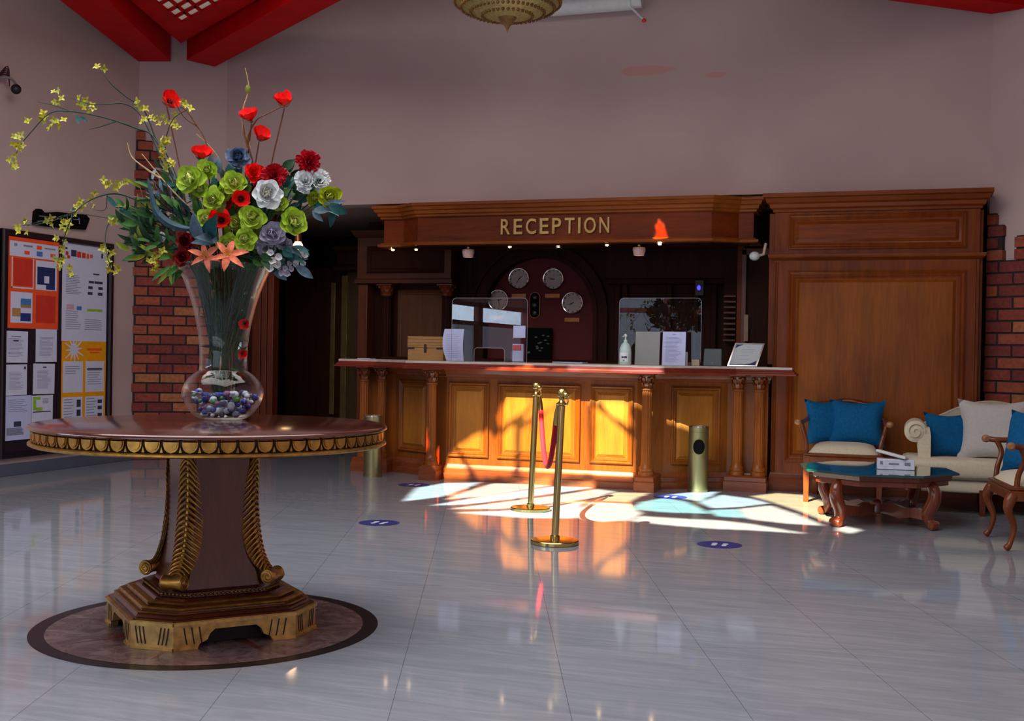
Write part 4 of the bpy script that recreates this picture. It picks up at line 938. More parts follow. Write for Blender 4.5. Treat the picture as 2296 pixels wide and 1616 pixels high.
def flower(name, kind, mat, cmat, px, py, size, dd, label, cat='flower', group=None, stem=None, inside=False, calyx=True, nrm=None):
    r = random.Random(int(px * 31 + py)); P = at_d(px, py, DV + dd); R = size * (.64 if kind == 'poppy' else .545) * kv
    out = P - (VC + Z * .85); n = -CD * .95 + CR * out.dot(CR) * .9 + CU * (out.dot(CU) * .5 - .12) + Z * .12 + Vector((r.uniform(-.25, .25), r.uniform(-.2, .2), r.uniform(-.2, .2)))
    if kind == 'poppy' and py < 380: n = n.normalized() * .6 + CU * r.uniform(.2, .8) + CR * r.uniform(-.8, .8)
    if nrm: n = Vector(nrm)
    M = orient(P, n, r.uniform(0, 6)); n = n.normalized()
    t = thing(name, label, cat, P, 0, group)
    pm, cm = bloom(kind, M, R, r)
    obj('petals', pm, [mat, INNER.get(mat.name, mat)], t, smooth=60); obj('flower_centre', cm, cmat, t, smooth=60)
    if not inside:
        sp = stem_path(P - n * R * .25, r); mb = MB().tube(sp, [.0035] * (len(sp) - 1) + [.0028], 6)
        if calyx:
            for k in range(5): petal(mb, M @ Matrix.Translation((0, 0, -R * .2)), R * .6, R * .3, D2(10), D2(45), 2 * PI * k / 5, 'point', .2, nu=3, nv=2)
        obj('stem', mb, stem or F_stem, t, smooth=60)
    else:
        obj('calyx', MB().ell(M @ Vector((0, 0, -R * .15)), R * .25, R * .25, R * .25, 8, 6), F_stem, t)
    return t
PO, CA, RO = 'poppy_flower', 'carnation_flower', 'rose_flower'
FL = [
 (PO, 'poppy', F_red, F_blk, 377, 234, 46, .05, 'lone scarlet poppy at upper left, level with yellow blossoms', F_twig),
 (PO, 'poppy', F_red, F_blk, 637, 236, 46, -.02, 'scarlet poppy highest at right, on a bent side twig', F_twig),
 (PO, 'poppy', F_red, F_blk, 562, 271, 40, .0, 'scarlet poppy on the tall tan twig, upper of its two', F_twig),
 (PO, 'poppy', F_red, F_blk, 583, 312, 38, -.02, 'scarlet poppy just below the twig poppy, above blue rose', F_twig),
 (PO, 'poppy', F_red, F_blk, 450, 355, 40, .0, 'scarlet poppy directly above the top lime roses', F_stem),
 (RO, 'rose', F_red, F_dred, 570, 388, 40, -.05, 'bright red rose right below the blue rose', F_stem),
 (CA, 'carnation', F_crim, F_stem, 691, 363, 52, -.02, 'crimson carnation standing apart at right above white carnations', F_stem),
 (CA, 'carnation', F_crim, F_stem, 614, 394, 52, -.06, 'crimson carnation beside the bright red rose', F_stem),
 (CA, 'carnation', F_crim, F_stem, 588, 412, 40, -.02, 'crimson carnation half hidden left of the large white rose', F_stem),
 (RO, 'rose', F_blu, F_stmd, 535, 357, 58, .0, 'slate blue rose at the top middle of the bouquet', F_stmd),
 (RO, 'rose', F_lime, F_limed, 430, 404, 66, -.08, 'big lime green rose at the upper left of the bouquet', F_stem),
 (RO, 'rose', F_lime, F_limed, 466, 382, 46, -.02, 'smaller lime rose tucked behind the big upper left one', F_stem),
 (RO, 'rose', F_lime, F_limed, 526, 412, 52, -.10, 'lime rose below the blue rose', F_stem),
 (RO, 'rose', F_lime, F_limed, 479, 450, 48, -.12, 'lime rose left of the red petals mid bouquet', F_stem),
 (RO, 'rose', F_lime, F_limed, 467, 493, 50, -.14, 'lime rose on the left of scarlet poppy in the middle', F_stem),
 (RO, 'rose', F_lime, F_limed, 566, 488, 56, -.14, 'large lime rose in the middle right, below the white rose', F_stem),
 (RO, 'rose', F_lime, F_limed, 656, 500, 62, -.12, 'round open lime rose furthest right in the lower bouquet', F_stem),
 (RO, 'rose', F_lime, F_limed, 550, 536, 48, -.16, 'lime rose low in the middle above the peach lily', F_stem),
 (RO, 'rose', F_lime, F_limed, 512, 548, 46, -.15, 'lime rose touching the top of the larger peach lily', F_stem),
 (RO, 'rose', F_lime, F_limed, 626, 456, 36, -.04, 'small lime bud right of the large white rose', F_stem),
 (RO, 'rose', F_limed, F_lime, 737, 440, 50, -.04, 'yellow green rose at far right edge of the bouquet', F_stem),
 (RO, 'rose', F_limed, F_lime, 706, 446, 40, .02, 'yellow green rose below the white carnations at right', F_stem),
 (RO, 'rose', F_wht, F_ylg, 599, 436, 60, -.10, 'large white rose in the centre right of the bouquet', F_stem),
 (CA, 'carnation', F_wht, F_stem, 684, 406, 50, -.02, 'left one of the paired white carnations under crimson carnation', F_stem),
 (CA, 'carnation', F_wht, F_stem, 716, 406, 46, .0, 'right one of the paired white carnations under crimson carnation', F_stem),
 (RO, 'rose', F_lil, F_wht, 610, 524, 54, -.12, 'greyish lilac rose left of the open lime rose', F_stem),
 (CA, 'carnation', F_lil, F_stem, 596, 556, 42, -.10, 'pale lilac carnation beneath the greyish lilac rose', F_stem),
 ('hydrangea_flower', 'cluster', F_wht, F_ylg, 607, 583, 50, -.12, 'white flower cluster hanging over the right rim of vase', F_stem),
 ('hydrangea_flower', 'cluster', F_wht, F_ylg, 668, 576, 44, -.06, 'white flower cluster lowest right, by the passage globe lamp', F_stem),
 ('hydrangea_flower', 'cluster', F_lil, F_ylg, 640, 600, 40, -.08, 'pale drooping flower cluster at right below the other clusters', F_stem),
 (PO, 'poppy', F_red, F_blk, 498, 494, 44, -.16, 'scarlet poppy in the middle of the bouquet among lime roses', F_stem),
 (PO, 'poppy', F_red, F_blk, 540, 446, 40, -.12, 'scarlet poppy with black middle left of the white rose', F_stem),
 (CA, 'carnation', F_red, F_stem, 512, 452, 40, -.04, 'red carnation deep between two lime roses mid bouquet', F_stem),
 (RO, 'rose', F_dred, F_red, 416, 541, 40, -.10, 'dark red rose at lower left, upper of three', F_stem),
 (RO, 'rose', F_dred, F_pch, 446, 537, 36, -.13, 'dark red rose at lower left nearest the teal leaf', F_stem),
 (RO, 'rose', F_dred, F_red, 411, 578, 40, -.13, 'dark red rose resting on the left rim of vase', F_stem),
 ('lily_flower', 'lily', F_pch, F_gold, 512, 574, 64, -.19, 'large open peach lily on the front rim of vase', F_stem),
 ('lily_flower', 'lily', F_pch, F_gold, 462, 576, 54, -.16, 'smaller peach lily left of the large one at vase rim', F_stem),
 (CA, 'carnation', F_wht, F_stem, 363, 533, 22, -.02, 'small white bud among the dark leaves at left', F_stem),
]
for f in FL: flower(f[0], f[1], f[2], f[3], f[4], f[5], f[6], f[7], f[8], stem=f[9], nrm=(-CD * .9 + Z * .25 + CR * .1) if f[1] == 'lily' else None)
flower('loose_petal_flower', 'poppy', F_red, F_blk, 549, 724, 26, -.02, 'red blossom seen through the upper right side of vase glass', inside=True)
flower('loose_petal_flower', 'poppy', F_red, F_blk, 543, 792, 22, -.01, 'red blossom seen through the vase neck', inside=True)
# bundle of stems and dried grass inside the vase (uncountable filler)
r = random.Random(5); mb = MB()
for i in range(70):
    a = r.uniform(0, 2 * PI); b = a + r.uniform(-.9, .9); rr = r.uniform(.01, .075); ro = r.uniform(.01, .10)
    mb.tube(catmull([VC + Vector((rr * .6 * math.cos(a), rr * .6 * math.sin(a), r.uniform(.08, .15))), NECK + Vector((rr * .9 * math.cos(a), rr * .9 * math.sin(a), .02)), VC + Vector((ro * .7 * math.cos(b), ro * .7 * math.sin(b), .47)), MOUTH + Vector((ro * math.cos(b), ro * math.sin(b), -.02))], 4), .0026, 5, r.choice((0, 0, 3, 3, 1, 2)))
for i in range(150):
    a = r.uniform(0, 2 * PI); zq = r.uniform(.16, .64); rq = r.uniform(0, .06 + .10 * max(0, zq - .4)); q = VC + Vector((rq * math.cos(a), rq * math.sin(a), zq))
    petal(mb, orient(q, Vector((r.uniform(-1, 1), r.uniform(-1, 1), .3))), .075, .016, D2(20), D2(60), r.uniform(0, 6), 'blade', .2, nu=4, nv=2, mi=(2 if q.z > VC.z + .42 and (q - VC).dot(CR) < 0 else r.choice((0, 4, 4, 3, 1))))
o = single('stem_bundle', mb, [F_stem, F_stmd, F_twig, F_lfd, F_lfg], 'tangle of green stems and dried grass inside the glass vase', 'stems', VC, smooth=60); o['kind'] = 'stuff'

# yellow flowering branches
def branch(label, path, sprays, dd=0.0, th=.0055, twigs=(), mat=F_stmd, leaves=()):
    r = random.Random(int(path[0][0] + path[-1][1])); n = len(path)
    pts = [at_d(x, y, DV + dd + .25 * math.sin(i * 1.1) * .3) for i, (x, y) in enumerate(path)]
    root = stem_path(pts[0], r, 5); P = root + catmull(pts, 6)[1:]
    t = thing('flowering_branch', label, 'branch', pts[0], 0, 'yellow flowering branches')
    mb = MB().tube(P, [th - (th - .0014) * i / len(P) for i in range(len(P))], 6)
    for tw in twigs: q = catmull([at_d(x, y, DV + dd) for x, y in tw], 5); mb.tube(q, [.0026 - .0014 * i / len(q) for i in range(len(q))], 5)
    obj('branch_stem', mb, mat, t, smooth=60)
    for x, y, s in sprays:
        sb = MB(); c = at_d(x, y, DV + dd)
        for k in range(max(3, int(s / 5))):
            q = c + CR * r.uniform(-.5, .5) * s * kv + CU * r.uniform(-.5, .5) * s * kv + CD * r.uniform(-.02, .02); M = orient(q, -CD + CR * r.uniform(-1, 1) + CU * r.uniform(-.8, .8), r.uniform(0, 6)); L_ = r.uniform(8, 12) * kv
            for j in range(4): petal(sb, M, L_, L_ * .55, D2(40), D2(5), PI / 2 * j, 'point', .2, nu=3, nv=2, mi=r.choice((0, 0, 1)))
            sb.ell(q, .003, .003, .003, 6, 4, 2)
        obj('blossom', sb, [F_yel, F_ylg, F_lfo], t, smooth=60)
    for x, y, s, az in leaves:
        lb = MB(); petal(lb, Matrix.Translation(at_d(x, y, DV + dd)) @ Matrix((CR, CU, -CD)).transposed().to_4x4() @ Matrix.Rotation(az, 4, 'Z'), s * kv, s * kv * .3, 0, .3, 0, 'point', .3, nu=6, nv=2); obj('leaf', lb, F_lft, t, smooth=60)
branch('tall yellow blossom branch reaching nearest the red beams', [(392, 400), (352, 318), (322, 246), (280, 215), (242, 180), (226, 146)], [(226, 150, 16), (318, 236, 20), (331, 270, 26), (366, 318, 18)], .06)
branch('yellow blossom branch arching left to the far edge', [(384, 392), (345, 308), (303, 287), (235, 264), (160, 250), (112, 254), (70, 296), (42, 332), (30, 366)], [(99, 258, 24), (126, 276, 30), (64, 265, 16), (38, 316, 28), (45, 330, 24), (30, 362, 30)], .03, twigs=[((160, 250), (120, 236), (84, 228)), ((262, 272), (225, 284), (200, 290))], leaves=[(172, 258, 26, -1.2), (180, 262, 22, -.5)])
branch('short upper yellow branch pointing left below the tallest one', [(350, 330), (318, 262), (284, 234), (240, 233), (205, 234), (160, 220)], [(132, 214, 28), (184, 226, 24), (196, 238, 26)], .08)
branch('low yellow branch drooping over the noticeboard posters', [(340, 470), (300, 446), (255, 434), (208, 446), (170, 474), (148, 520), (138, 560), (136, 590)], [(240, 410, 22), (270, 416, 26), (196, 446, 34), (176, 470, 24), (140, 528, 28), (132, 566, 34), (142, 585, 28), (158, 610, 26), (146, 505, 14)], -.02, twigs=[((170, 474), (120, 490), (50, 506)), ((240, 436), (236, 470), (210, 470))], leaves=[(240, 440, 34, -.8), (262, 450, 30, -1.0), (160, 470, 26, .3), (268, 470, 40, -.4)])
branch('yellow sprig hanging lowest at left before the noticeboard edge', [(345, 520), (300, 478), (250, 494), (236, 530), (240, 570), (250, 606)], [(238, 556, 18), (246, 578, 24), (252, 602, 28), (252, 495, 14)], -.05)
branch('yellow sprig crossing the black sign above the noticeboard', [(330, 500), (250, 490), (170, 480), (110, 498), (60, 506)], [(52, 506, 30), (108, 492, 22), (148, 502, 18)], .0, th=.003)
branch('upright yellow blossom branch right of the tallest branch', [(404, 420), (386, 370), (370, 330), (386, 270), (420, 246)], [(372, 322, 22), (368, 344, 24), (382, 358, 26), (366, 380, 18), (384, 264, 26), (356, 270, 24), (420, 244, 34), (396, 290, 12)], .02)
branch('small yellow sprig over the brick edge left of vase rim', [(410, 565), (385, 560), (362, 572), (338, 590)], [(362, 566, 20), (336, 588, 30), (350, 580, 16)], -.08, th=.003)
# twigs
def twig(label, paths, mat, dd=0, th=.004, knot=None):
    r = random.Random(len(label)); t = thing('bare_twig', label, 'twig', at_d(*paths[0][0], DV + dd), 0, 'bare twigs')
    for i, pth in enumerate(paths):
        P = catmull([at_d(x, y, DV + dd) for x, y in pth], 6)
        if i == 0: P = stem_path(P[0], r, 5) + P[1:]
        obj('twig_stem', MB().tube(P, [th - (th - .0018) * k / len(P) for k in range(len(P))], 6), mat, t, smooth=60)
    if knot: obj('bud', MB().ell(at_d(*knot, DV + dd), .012, .012, .02, 8, 6), F_lfo, t)
twig('tall curly tan twig rising highest right of middle', [((556, 400), (560, 330), (546, 290), (544, 250), (554, 215), (558, 195), (550, 152))], F_tan, 0, .006, (556, 200))
twig('dark twig curving up between the two left poppies', [((480, 380), (466, 330), (446, 288), (412, 262), (390, 222)), ((446, 288), (420, 250), (404, 240))], F_twig, .04, .004)
twig('forked brown twig carrying the highest right poppy', [((566, 360), (556, 310), (575, 270), (598, 256), (630, 240)), ((556, 330), (548, 300), (546, 280))], F_twig, -.01, .006)
twig('pale dry twig sweeping up left of the blue rose', [((500, 420), (498, 370), (472, 330), (440, 300))], F_tan, .05, .0035)
twig('pale dried stalk leaning left before the brick point', [((430, 470), (380, 420), (340, 372), (318, 345)), ((360, 400), (330, 380), (296, 352), (286, 320))], F_tan, -.02, .006)

# foliage sprays
def spray(label, pos, n, ln, wd, mats, dd, spread, shape='blade', name='leaf_spray', up=.2):
    r = random.Random(int(pos[0] * 7 + pos[1])); c = at_d(*pos, DV + dd); t = thing(name, label, 'foliage', c, 0, 'leaf sprays in the bouquet')
    sp = stem_path(c, r, 5); obj('stem', MB().tube(sp, .003, 6), F_stmd, t, smooth=60)
    out = (c - (VC + Z * .8)).normalized()
    for k in range(n):
        q = c + CR * r.uniform(-1, 1) * spread[0] * kv + CU * r.uniform(-1, 1) * spread[1] * kv + CD * r.uniform(-.05, .05)
        d = (out * .8 + CR * r.uniform(-.9, .9) + CU * (r.uniform(-.7, .7) + up) - CD * r.uniform(-.2, .5)).normalized()
        mb = MB(); nn = (-CD + Vector((r.uniform(-.6, .6),) * 3)).normalized(); yv = nn.cross(d).normalized(); nn = d.cross(yv)
        M = Matrix((d, yv, nn)).transposed().to_4x4(); M.translation = q
        petal(mb, M, ln * r.uniform(.7, 1.2) * kv, wd * r.uniform(.8, 1.2) * kv, .25, -.35, 0, shape, .35, nu=6, nv=2)
        mb.tube([q, c.lerp(sp[-4], .3)], .0014, 5)
        obj('leaf', mb, r.choice(mats), t, smooth=60)
spray('dark green pointed leaves spreading over the bricks at left', (345, 520), 26, 46, 13, [F_lfd, F_lfg, F_lfd], -.02, (42, 34))
spray('yellow green leaves low at left above the vase rim', (330, 555), 18, 40, 12, [F_lfg, F_lfo, F_lfd], -.05, (34, 24))
spray('olive tipped leaves at left just under the drooping branch', (330, 490), 16, 36, 11, [F_lfo, F_lfg, F_lfd], .02, (36, 26))
spray('purple brown feathery foliage left of the lime roses', (385, 470), 22, 40, 7, [F_lfp, F_lfd, F_lfp], .02, (40, 40))
spray('dark leaves filling the gap left of lower lime roses', (425, 500), 20, 40, 12, [F_lfd, F_lfg, F_lft], .0, (36, 36))
spray('teal leaves around the red flowers mid bouquet', (520, 480), 16, 46, 17, [F_lft, F_lfd, F_lft], -.02, (50, 50), 'point')
spray('deep green leaves behind the middle of the bouquet', (560, 450), 18, 48, 18, [F_lfd, F_lfg, F_lft], .08, (70, 50), 'point')
spray('broad teal leaves at lower left above the peach lilies', (470, 540), 5, 74, 30, [F_lft, F_lft, F_lfb], -.15, (20, 14), 'point', up=.5)
spray('blue grey leaves under the far right yellow green rose', (722, 468), 8, 46, 19, [F_lfb, F_lft], -.02, (24, 12), 'point', up=-.9)
spray('blue grey leaves among the white clusters at lower right', (640, 572), 18, 44, 19, [F_lfb, F_lft, F_lft], -.06, (36, 26), 'point', up=-.3)
spray('dark leaves right of the crimson carnation pair', (640, 410), 8, 36, 18, [F_lft, F_lfd], .02, (24, 26), 'point')
spray('green leaves over the front right rim of vase', (560, 580), 12, 44, 15, [F_lfd, F_lfg], -.12, (40, 14), 'point', up=-.2)
spray('light green leaves drooping from left rim of vase', (392, 598), 6, 50, 12, [F_lfg, F_lfo], -.1, (14, 8), up=-1.2)
spray('dusty blue leaves above the big lime rose', (500, 400), 10, 44, 17, [F_lft, F_lfb], .04, (34, 36), 'point', up=.6)

EX = [('leaf_spray', 'small dark leaves between the big lime roses and the sword leaf', (410, 450), 22, 40, 15, [F_lfd, F_lft, F_lfg], .06, (44, 40), 'point'),
 ('leaf_spray', 'deep green leaves between the red and white flowers at right', (610, 460), 18, 42, 17, [F_lfd, F_lft], .06, (50, 40), 'point'),
 ('leaf_spray', 'yellow green bracts around the middle lime roses', (500, 470), 16, 34, 18, [F_lfo, F_lime, F_lfg], -.04, (60, 50), 'round'),
 ('leaf_spray', 'lime bracts low in the bouquet above the larger peach lily', (540, 520), 14, 32, 18, [F_lime, F_lfo, F_limed], -.10, (50, 30), 'round'),
 ('leaf_spray', 'dark leaves low between the lilac rose and vase rim', (580, 550), 18, 40, 16, [F_lfd, F_lft, F_lfg], -.06, (50, 30), 'point'),
 ('leaf_spray', 'thin olive leaves reaching left over the brick pier edge', (320, 470), 18, 40, 9, [F_lfo, F_lfd, F_lfg], .0, (44, 50), 'blade'),
 ('leaf_spray', 'grey green stalks and leaves before the brick point', (370, 430), 20, 42, 9, [F_lfb, F_lfd, F_lfp], .06, (40, 50), 'blade'),
 ('leaf_spray', 'bright green leaves low at left under the white bud', (370, 560), 20, 38, 11, [F_lfg, F_lfd, F_lfo], -.03, (50, 24), 'blade'),
 ('leaf_spray', 'dark leaves under the paired white carnations', (690, 430), 8, 34, 16, [F_lft, F_lfd], .02, (30, 20), 'point')]
for e in EX: spray(e[1], e[2], e[3], e[4], e[5], e[6], e[7], e[8], e[9])
MORE = [(RO, 'rose', F_lime, F_limed, 505, 432, 36, -.08, 'small lime rose directly beneath the lime rose under the blue rose', F_stem), (RO, 'rose', F_lime, F_limed, 530, 498, 34, -.12, 'small lime rose beside the large middle right lime rose', F_stem),
 (RO, 'rose', F_lime, F_limed, 470, 520, 38, -.12, 'lime rose lowest at left, above the smaller peach lily', F_stem), (RO, 'rose', F_lime, F_limed, 582, 520, 36, -.10, 'small lime rose left of the greyish lilac rose', F_stem), (RO, 'rose', F_lime, F_limed, 450, 428, 38, -.06, 'lime rose tucked at lower right of the big upper left one', F_stem),
 (CA, 'carnation', F_lil, F_stem, 636, 548, 34, -.08, 'small pale carnation right of the lilac pair above white cluster', F_stem), (PO, 'poppy', F_dred, F_blk, 560, 430, 34, -.04, 'dark red poppy behind the left side of large white rose', F_stem)]
for f in MORE: flower(f[0], f[1], f[2], f[3], f[4], f[5], f[6], f[7], f[8], stem=f[9])
t = thing('sword_leaf', 'long dark teal curved sword leaf on the left side of bouquet', 'foliage', at_d(390, 480, DV - .1))
pts = catmull([at_d(x, y, DV - .12) for x, y in ((332, 402), (340, 440), (352, 476), (378, 500), (410, 512), (450, 518), (470, 560))], 6); mb = MB()
n = len(pts); mb.grid(lambda u, v: pts[min(n - 1, round(u * (n - 1)))] + (CU * .55 + CR * .5) * (v - .5) * .05 * math.sin(PI * min(1, .1 + u * .85)) - CD * .012 * (1 - abs(2 * v - 1)), n - 1, 4)
obj('blade', mb, fmat('slate_teal_leaf', rgb(46, 74, 88)), t, smooth=60); obj('stem', MB().tube([pts[-1], MOUTH + Vector((-.05, 0, -.01)), NECK], .004, 6), F_stmd, t)
# ================================================================== NOTICEBOARD ON THE LEFT WALL
XW = -7.70
def wl(px, py, x): p = at_x(px, py, x); return p.y, p.z
y1, zt = wl(256, 543, XW + .04); zb = .16; y0 = 8.52; zt = 2.235
nb = thing('noticeboard', 'tall dark framed noticeboard on the left wall, covered with posters', 'noticeboard', (XW, (y0 + y1) / 2, zb))
obj('backing_board', MB().box(XW, XW + .025, y0, y1, zb, zt), plain('aubergine_board', rgb(30, 12, 34), .6, .2, 10), nb, smooth=0)
mb = MB(); fw = .055
M_nbf = plain('black_board_frame', rgb(24, 12, 22), .4, .2, 10)
mb.loft([[Vector((XW + d, a, b)) for a, b in ((y0 + i, zb + i), (y1 - i, zb + i), (y1 - i, zt - i), (y0 + i, zt - i))] for i, d in ((0, 0), (0, .04), (.01, .05), (fw - .01, .05), (fw, .026))], cap=False)
obj('frame', mb, M_nbf, nb, smooth=0)
PX = [0]
def paper(name, label, cat, px0, py0, px1, py1, mat, parts=(), group=None, tilt=0.0, lift=0):
    x = XW + .028 + lift
    ya, za = wl(px0, (py0 + py1) / 2, x); yb, _ = wl(px1, (py0 + py1) / 2, x); zt_ = wl((px0 + px1) / 2, py0, x)[1]; zb_ = wl((px0 + px1) / 2, py1, x)[1]
    c = Vector((x, (ya + yb) / 2, zb_)); w, h = yb - ya, zt_ - zb_; ct, st = math.cos(tilt), math.sin(tilt)
    def q(u, v, d): yy = (u - .5) * w; zz = (v - .5) * h; return Vector((x + d, c.y + yy * ct - zz * st, zb_ + h / 2 + yy * st + zz * ct))
    def rect(u0, v0, u1, v1, d0, d1, mb, mi=0): return mb.ext([q(u0, v0, d0), q(u1, v0, d0), q(u1, v1, d0), q(u0, v1, d0)], (d1 - d0, 0, 0), mi)
    t = thing(name, label, cat, c, 0, group)
    s = obj('sheet', rect(0, 0, 1, 1, 0, .002, MB()), mat, t, smooth=0)
    for pn, ms, rs in parts:
        mb = MB()
        for k, rr in enumerate(rs): rect(*rr[:4], .002 + .0008 * (rr[5] if len(rr) > 5 else 0), .0028 + .0008 * (rr[5] if len(rr) > 5 else 0), mb, rr[4] if len(rr) > 4 else 0)
        obj(pn, mb, ms, t, smooth=0)
    return t
def lines(u0, u1, v1, v0, n, th=.012, mi=0, seed=1, lv=0):
    r = random.Random(seed); return [(u0, v1 - (v1 - v0) * k / n, u0 + (u1 - u0) * r.uniform(.7, 1), v1 - (v1 - v0) * k / n + th, mi, lv) for k in range(n)]
paper('orange_poster', 'orange and white poster with two red squares at top left of noticeboard', 'poster', 18, 536, 131, 737, M_orange, [
    ('logo_strip', [M_papr, M_ink, M_orange, M_sky], [(.02, .79, .985, .955)] + [(.1, .90, .16, .93, 1, 1), (.28, .905, .46, .925, 1, 1), (.54, .89, .64, .935, 2, 1), (.7, .905, .92, .92, 1, 1), (.30, .82, .40, .86, 2, 1), (.54, .815, .66, .87, 3, 1), (.82, .82, .92, .86, 2, 1)]),
    ('red_panel', M_redp, [(.10, .47, .46, .77)]), ('red_panel', M_redp, [(.54, .07, .94, .38)]),
    ('panel_border', M_papr, [(.06, .44, .08, .78), (.06, .44, .48, .455), (.475, .44, .49, .78)]),
    ('photo_panel', [M_papr, M_navy, M_sky, M_stick], [(.53, .44, .96, .77), (.56, .50, .92, .70, 1, 1), (.70, .52, .80, .60, 0, 2), (.74, .45, .92, .50, 3, 1)]),
    ('photo_panel', [M_papr, M_sky, M_stick, M_amber, M_boxw], [(.05, .06, .47, .40), (.24, .24, .44, .33, 1, 1), (.24, .23, .44, .26, 4, 2), (.24, .08, .44, .17, 2, 1), (.08, .13, .24, .22, 4, 1)])])
paper('white_poster', 'large white poster with colourful heading at top right of noticeboard', 'poster', 139, 546, 239, 765, M_papr, [
    ('heading', [M_redp, M_inkd, M_orange, M_sky], [(.06, .86, .12, .90, 0), (.10, .83, .16, .86, 0), (.18, .855, .30, .92, 1), (.31, .85, .40, .91, 0), (.42, .85, .50, .905, 0), (.52, .85, .58, .90, 2), (.60, .86, .66, .895, 2), (.86, .87, .90, .92, 1), (.05, .92, .10, .94, 1)]),
    ('text_block', M_ink, lines(.08, .42, .66, .46, 12, .006, 0, 3) + lines(.5, .9, .22, .10, 6, .006, 0, 5) + lines(.08, .42, .30, .10, 9, .006, 0, 4)),
    ('dark_boxes', M_inkd, [(.58, .60, .70, .625), (.71, .60, .9, .625), (.57, .54, .67, .57), (.80, .54, .9, .57), (.56, .48, .67, .51), (.79, .48, .9, .51), (.68, .69, .82, .705)]),
    ('highlight_bar', M_lime, [(.55, .31, .9, .335)]), ('tinted_boxes', [M_pink, M_sky], [(.10, .315, .26, .37, 0), (.32, .315, .43, .355, 1)])])
paper('amber_poster', 'amber poster with white sunburst at lower right of noticeboard', 'poster', 137, 765, 236, 968, M_amber, [
    ('sunburst', M_papr, []), ('text_panel', [M_papr, M_ink], [(.03, .44, .47, .78)] + lines(.08, .4, .72, .62, 4, .008, 1, 2, 1)), ('text_panel', [M_papr, M_ink, M_inkd], [(.53, .44, .96, .78)] + lines(.58, .92, .70, .5, 8, .006, 1, 6, 1) + [(.56, .685, .92, .70, 2, 1)]),
    ('text_panel', [M_papr, M_ink, M_inkd], [(.03, .03, .47, .39)] + lines(.06, .3, .36, .08, 9, .008, 1, 7, 1) + [(.34, .28, .43, .36, 2, 1), (.34, .18, .43, .25, 2, 1), (.34, .08, .43, .15, 2, 1)]), ('text_panel', [M_papr, M_ink, M_inkd], [(.53, .03, .96, .39)] + lines(.56, .8, .36, .08, 9, .008, 1, 8, 1) + [(.82, .31, .92, .35, 2, 1), (.82, .24, .92, .28, 2, 1), (.82, .16, .92, .20, 2, 1)]),
    ('caption', M_orange, [(.56, .90, .9, .925), (.62, .87, .85, .885)])][1:])
am = bpy.data.objects['amber_poster']; x = XW + .0305; yc, zc = wl(166, 783, x); mb = MB()
for k in range(12):
    a = 2 * PI * k / 12 + .1; d = Vector((0, math.cos(a), math.sin(a))); s_ = Vector((0, -d.z, d.y)); c = Vector((x, yc, zc)); l_ = .15 if k % 2 else .12
    mb.ext([c + d * .035 - s_ * .012, c + d * l_ - s_ * .004, c + d * l_ + s_ * .004, c + d * .035 + s_ * .012], (.0008, 0, 0))
mb.ell((x, yc, zc), .001, .055, .055, 16, 8)
obj('sunburst', mb, M_papr, am, smooth=0)
for a, lab, seed in (((8, 742, 62, 813), 'white paper notice under the orange poster, left one with heading', 1), ((80, 738, 127, 811), 'plain white paper notice under right half of the orange poster', 2), ((10, 817, 60, 886), 'white paper notice with dark corner mark, left in the middle row', 3), ((74, 815, 122, 883), 'white paper notice with small crest, right in the middle row', 4)):
    ex = {1: [(.3, .82, .7, .835), (.38, .68, .6, .72)], 2: [], 3: [(.86, .84, .94, .93)], 4: [(.44, .86, .6, .9)]}[seed]
    paper('paper_notice', lab, 'notice', *a, M_papr, [('print', [M_ink, M_inkd], lines(.18, .85, .75, .15, 14, .012, 0, seed) + [(*e, 1, 1) for e in ex])], 'paper notices on the noticeboard', (-.01, .008, .005, -.012)[seed - 1])
paper('paper_notice', 'large white notice with dark emblem at the bottom left of noticeboard', 'notice', 8, 887, 70, 986, M_papr2, [('print', [M_ink, M_inkd], lines(.15, .85, .9, .6, 7, .012, 0, 9) + [(.36, .30, .62, .42, 1)] + lines(.1, .8, .25, .08, 5, .03, 0, 3))], 'paper notices on the noticeboard', 0, .003)
paper('green_leaflet', 'leaflet with lime green swirl behind the left table edge', 'leaflet', 71, 886, 118, 945, M_papr, [('swirl', [M_lime, M_inkd], [(.05, .45, .2, .95), (.2, .42, .5, .55, 0), (.2, .84, .4, .95, 0), (.05, .36, .9, .40, 1)]), ('print', M_ink, lines(.5, .85, .85, .65, 4, .02, 0, 4))], None, 0, .0)
# black sign above the board
x = XW + .002; P = [(73, 474), (80, 468), (88, 469), (95, 477), (123, 475), (160, 479), (188, 481), (196, 491), (187, 515), (140, 512), (105, 508), (71, 504)]
pts = [at_x(a, b, x) for a, b in P]; c = sum(pts, Vector()) / len(pts)
t = thing('wall_sign', 'black sign board with rounded upper corner just above the noticeboard', 'sign', c)
obj('board', MB().ext(pts, (.03, 0, 0)), M_matb, t, smooth=0)
mb = MB()
for pl in (((88, 484), (105, 486), (124, 491)), ((150, 480), (152, 497)), ((160, 478), (160, 498)), ((165, 492), (177, 492)), ((177, 488), (178, 502)), ((84, 496), (100, 495), (112, 494)), ((128, 490), (140, 492), (146, 499))): mb.tube([at_x(a, b, x + .031) for a, b in pl], .005, 5)
obj('pale_marks', mb, plain('faint_sign_print', rgb(120, 128, 140), .6), t)
